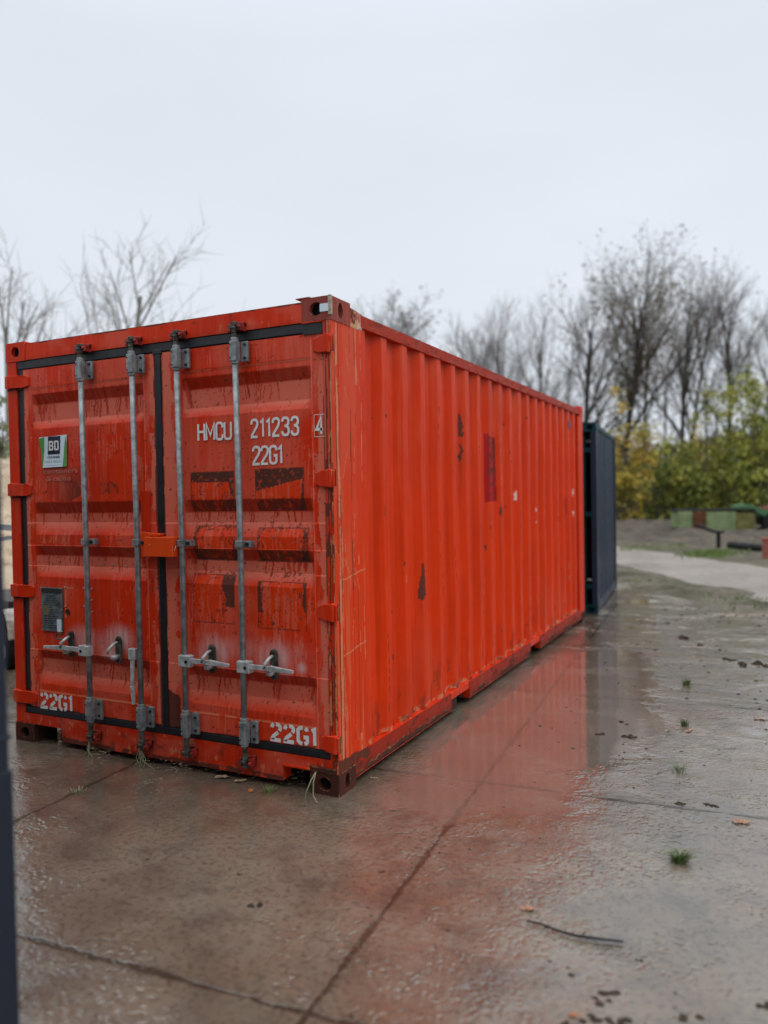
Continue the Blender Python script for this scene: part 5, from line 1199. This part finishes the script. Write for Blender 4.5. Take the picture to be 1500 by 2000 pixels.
def leaf_obj(x, y, s, rz, label, mat, seed):
    rng = random.Random(seed); n = 22; V = [(0, 0, 0.006)]; F = []
    for k in range(n):
        t = 2*math.pi*k/n; r = s*(0.62+0.38*abs(math.cos(t*2.5)))*(0.55+0.45*abs(math.cos(t)))*rng.uniform(.85, 1.1); V.append((r*math.cos(t), r*0.7*math.sin(t), 0.003+0.010*rng.random()*s/0.05))
    for k in range(n): F.append((0, 1+k, 1+(k+1) % n))
    b = len(V); V += [(s*0.9, -0.001, 0.004), (s*1.35, 0.004, 0.003), (s*1.35, 0.007, 0.003), (s*0.9, 0.002, 0.004)]; F.append((b, b+1, b+2, b+3))
    me = bpy.data.meshes.new('fallen_leaf'); me.from_pydata(V, [], F); me.update(); o = link('fallen_leaf', me, mat); o.location = (x, y, 0.001); o.rotation_euler = (0, 0, rz)
    return tag(o, label, 'leaf', 'fallen leaves on the wet concrete')
LF_O = simple('orange_leaf', (0.42, 0.20, 0.11), 0.5, 0, 0.4, 60); LF_T = simple('tan_leaf', (0.36, 0.24, 0.15), 0.5, 0, 0.4, 60); LF_B = simple('bright_orange_leaf', (0.48, 0.16, 0.03), 0.5, 0, 0.4, 60)
leaf_obj(1.879, 0.501, 0.048, 0.4, 'pale orange leaf near the right edge, beyond the biggest tuft', LF_O, 1)
leaf_obj(1.181, -0.653, 0.034, 0.2, 'orange leaf just above the left end of the twig', LF_O, 2)
leaf_obj(1.533, 1.870, 0.036, 1.2, 'pinkish leaf touching a small green tuft', LF_O, 3)
leaf_obj(1.95, 2.35, 0.05, 0.1, 'pale leaf at the right edge on the far joint', LF_T, 4)
leaf_obj(-0.473, -0.118, 0.030, 2.2, 'bright orange leaf in front of the right door sill', LF_B, 5)
leaf_obj(-0.740, 0.010-0.03, 0.050, 0.3, 'crumpled tan leaf left of its neighbour under the right door', LF_T, 6)
leaf_obj(-0.610, -0.02, 0.042, 1.0, 'crumpled tan leaf right of its neighbour under the right door', LF_T, 7)
leaf_obj(1.469, -1.172, 0.020, 0.3, 'tiny yellow leaf at the bottom edge', LF_B, 8)
leaf_obj(0.04, 0.31, 0.022, 0.3, 'small whitish leaf beside the bottom side rail', LF_T, 9)
# twig
tg = empty('twig', (1.206, -0.741, 0.006), 0, 'long dark forked twig lying on wet concrete in the right foreground', 'twig')
MB().tube([(0, 0, 0.002), (0.05, -0.004, 0.006), (0.11, -0.018, 0.004), (0.175, -0.028, 0.006), (0.25, -0.010, 0.004), (0.335, 0.010, 0.003)], [0.003, 0.0035, 0.004, 0.005, 0.0038, 0.0035], 7).build('stem', BLK, tg, True)
MB().tube([(0.17, -0.028, 0.005), (0.23, -0.032, 0.010), (0.30, -0.012, 0.008), (0.33, -0.001, 0.006)], [0.003, 0.0025, 0.002, 0.002], 6).each('side_shoot', BLK, tg, True)
MB().tube([(0.20, -0.020, 0.005), (0.21, 0.004, 0.012)], [0.003, 0.0015], 6).tube([(0.09, -0.012, 0.004), (0.07, -0.03, 0.010)], [0.003, 0.0015], 6).each('side_shoot', BLK, tg, True)
# clods
CLOD = soil_mat('wet_clod', (0.036, 0.028, 0.019), (0.068, 0.052, 0.036), (0.020, 0.016, 0.012), (0.4, 0.7), 20, 0.5)
def clod(x, y, s, label, seed, flat=0.45):
    rng = random.Random(seed); mb = MB(); s *= 1.05
    for q in range(rng.randint(2, 5)):
        cx, cy = rng.gauss(0, s*0.5), rng.gauss(0, s*0.35); r = s*rng.uniform(0.28, 0.62); nu, nv = 8, 5; b = len(mb.v)
        for j in range(nv):
            ph = math.pi/2*j/(nv-1)
            for i in range(nu):
                t = 2*math.pi*i/nu; rr = r*(1+0.7*mn.noise(Vector((math.cos(t)*2.5+seed, math.sin(t)*2.5, j*1.1+q))))*rng.uniform(0.8, 1.2); mb.v.append((cx+rr*math.cos(t)*math.cos(ph), cy+rr*math.sin(t)*math.cos(ph), rr*flat*math.sin(ph)-0.002))
        for j in range(nv-1):
            for i in range(nu): mb.f.append((b+j*nu+i, b+j*nu+(i+1) % nu, b+(j+1)*nu+(i+1) % nu, b+(j+1)*nu+i))
    o = mb.build('mud_clod', CLOD, None, False); o.location = (x, y, 0.0); o.rotation_euler = (0, 0, rng.random()*6)
    return tag(o, label, 'mud clod', 'mud clods on the concrete')
for i, (x, y, s, l) in enumerate((
    (0.235, -1.056, 0.026, 'largest dark clod in the middle of the brown foreground slab'),
    (0.178, -1.404, 0.018, 'flat dark clod near the lower slab joint, left foreground'),
    (0.870, -1.450, 0.016, 'brown pointed clod at the bottom edge, right of the long joint'),
    (1.413, -0.958, 0.022, 'black clod below the twig'),
    (1.607, -0.802, 0.013, 'small dark clod at the right tip of the twig'),
    (1.975, -0.887, 0.024, 'black clod at the lower right picture edge'),
    (1.207, 1.604, 0.050, 'dark clod with crumbs beside the cross joint, right of the red reflection'),
    (1.02, 1.58, 0.035, 'dark elongated clod left of its larger neighbour by the cross joint'),
    (1.10, 1.92, 0.03, 'clod just beyond the dark pair near the cross joint'),
    (1.45, 1.02, 0.018, 'tiny clod left of the spiky tuft'),
    (1.60, 0.62, 0.030, 'flat dark clod on the joint, right of the spiky tuft'),
    (1.75, 0.66, 0.026, 'flat dark clod nearest the right edge on the joint'),
    (1.42, 4.9, 0.085, 'dark clod on the far right slab, left of the row of clods'),
    (1.20, 5.3, 0.08, 'dark round clod far up the wet slab'),
    (1.85, 4.1, 0.075, 'clod in the row near the right edge, far slab'),
    (1.70, 4.25, 0.06, 'clod left in the row near the right edge, far slab'),
    (1.98, 4.15, 0.065, 'clod last in the row at the right edge, far slab'),
    (0.95, -1.30+0.4, 0.012, 'tiny clod beside the orange leaf'),
    (-0.42, -0.95, 0.018, 'small dark clod left of the middle foreground'),
    (0.02, -0.88, 0.016, 'small dark clod left above the largest one'),
    (0.55, -0.62, 0.014, 'dark speck-like clod near the long joint, beyond the largest one'))):
    clod(x, y, s, l, 30+i)
# mud lumps bottom right
def mud_patch():
    nr = random.Random(17); V = []; F = []
    for k in range(230):
        x = 1.45+0.65*nr.random(); y = -1.30+0.30*nr.random()**1.3; s = nr.uniform(0.003, 0.013)
        if mn.noise(Vector((x*7, y*7, 3))) < -0.05: continue
        b = len(V); n = 7
        for j, (rr, zz) in enumerate(((1.0, -0.002), (0.8, 0.30), (0.35, 0.45))):
            for i in range(n): t = 6.283*i/n; q = s*rr*nr.uniform(0.7, 1.25); V.append((x+q*math.cos(t)*1.3, y+q*math.sin(t), s*zz*nr.uniform(.6, 1.2)))
        for j in range(2):
            for i in range(n): F.append((b+j*n+i, b+j*n+(i+1) % n, b+(j+1)*n+(i+1) % n, b+(j+1)*n+i))
        F.append(tuple(b+2*n+i for i in range(n)))
    me = bpy.data.meshes.new('mud_patch'); me.from_pydata(V, [], F); me.update(); return link('mud_patch', me, CLOD)
tag(mud_patch(), 'patch of brown trampled mud crumbs at the bottom right', 'mud', kind='stuff')
# grit and crumbs everywhere: stuff
def grit():
    nr = np.random.default_rng(12); V = []; F = []; n = 1500
    for k in range(n):
        u = nr.random()
        if k % 3: x = 0.55+2.6*nr.random(); y = -1.6+9.0*nr.random()**1.3
        else: x = -2.5+4.2*nr.random(); y = -1.9+1.75*nr.random()
        if -2.44 < x < 0.0 and y > -0.06: continue
        if fb(np.array([x*1.4+20]), np.array([y*1.4+20]), 77)[0] < 0.46 and nr.random() < 0.75: continue
        s = (0.0022+0.0075*nr.random()**3)*(1+0.35*max(0, y)); b = len(V); hh = s*0.6
        for i in range(5): t = 6.283*i/5+nr.random(); V.append((x+s*(0.7+0.8*nr.random())*math.cos(t), y+s*(0.6+0.5*nr.random())*math.sin(t), -0.001))
        V.append((x, y, hh)); 
        for i in range(5): F.append((b+i, b+(i+1) % 5, b+5))
    return V, F
V, F = grit(); o = npmesh('grit', V, F, CLOD, None, False); tag(o, 'scattered crumbs of mud and grit on the concrete', 'grit', kind='stuff')
# grass along the verge and beyond the track
def verge_grass():
    nr = random.Random(21); V = []; F = []
    spots = []
    for k in range(900):
        t = nr.random(); a = Vector((-1.6, 12.8)); b = Vector((3.8, 5.6)); p = a.lerp(b, t)+Vector((nr.gauss(0, .22), nr.gauss(0, .22))); spots.append((p, 0.06))
    for k in range(900):
        q = cam_at(nr.gauss(1390, 26), nr.gauss(18.7, 0.5)); spots.append((Vector(q[:2]), 0.12))
    for k in range(350):
        q = cam_at(nr.uniform(1210, 1345), nr.uniform(20.2, 22.5)); spots.append((Vector(q[:2]), 0.08))
    for p, h in spots:
        a = nr.random()*6.28; s = Vector((math.cos(a), math.sin(a)))*0.012; hh = h*nr.uniform(.5, 1.1); b = len(V); d = Vector((nr.gauss(0, .03), nr.gauss(0, .03)))
        V += [(p.x-s.x, p.y-s.y, 0), (p.x+s.x, p.y+s.y, 0), (p.x+d.x, p.y+d.y, hh)]; F.append((b, b+1, b+2))
    return V, F
V, F = verge_grass(); o = npmesh('verge_grass', V, F, GRASS_Y, None, False); tag(o, 'bright green grass patches beside the pale track', 'grass', kind='stuff')
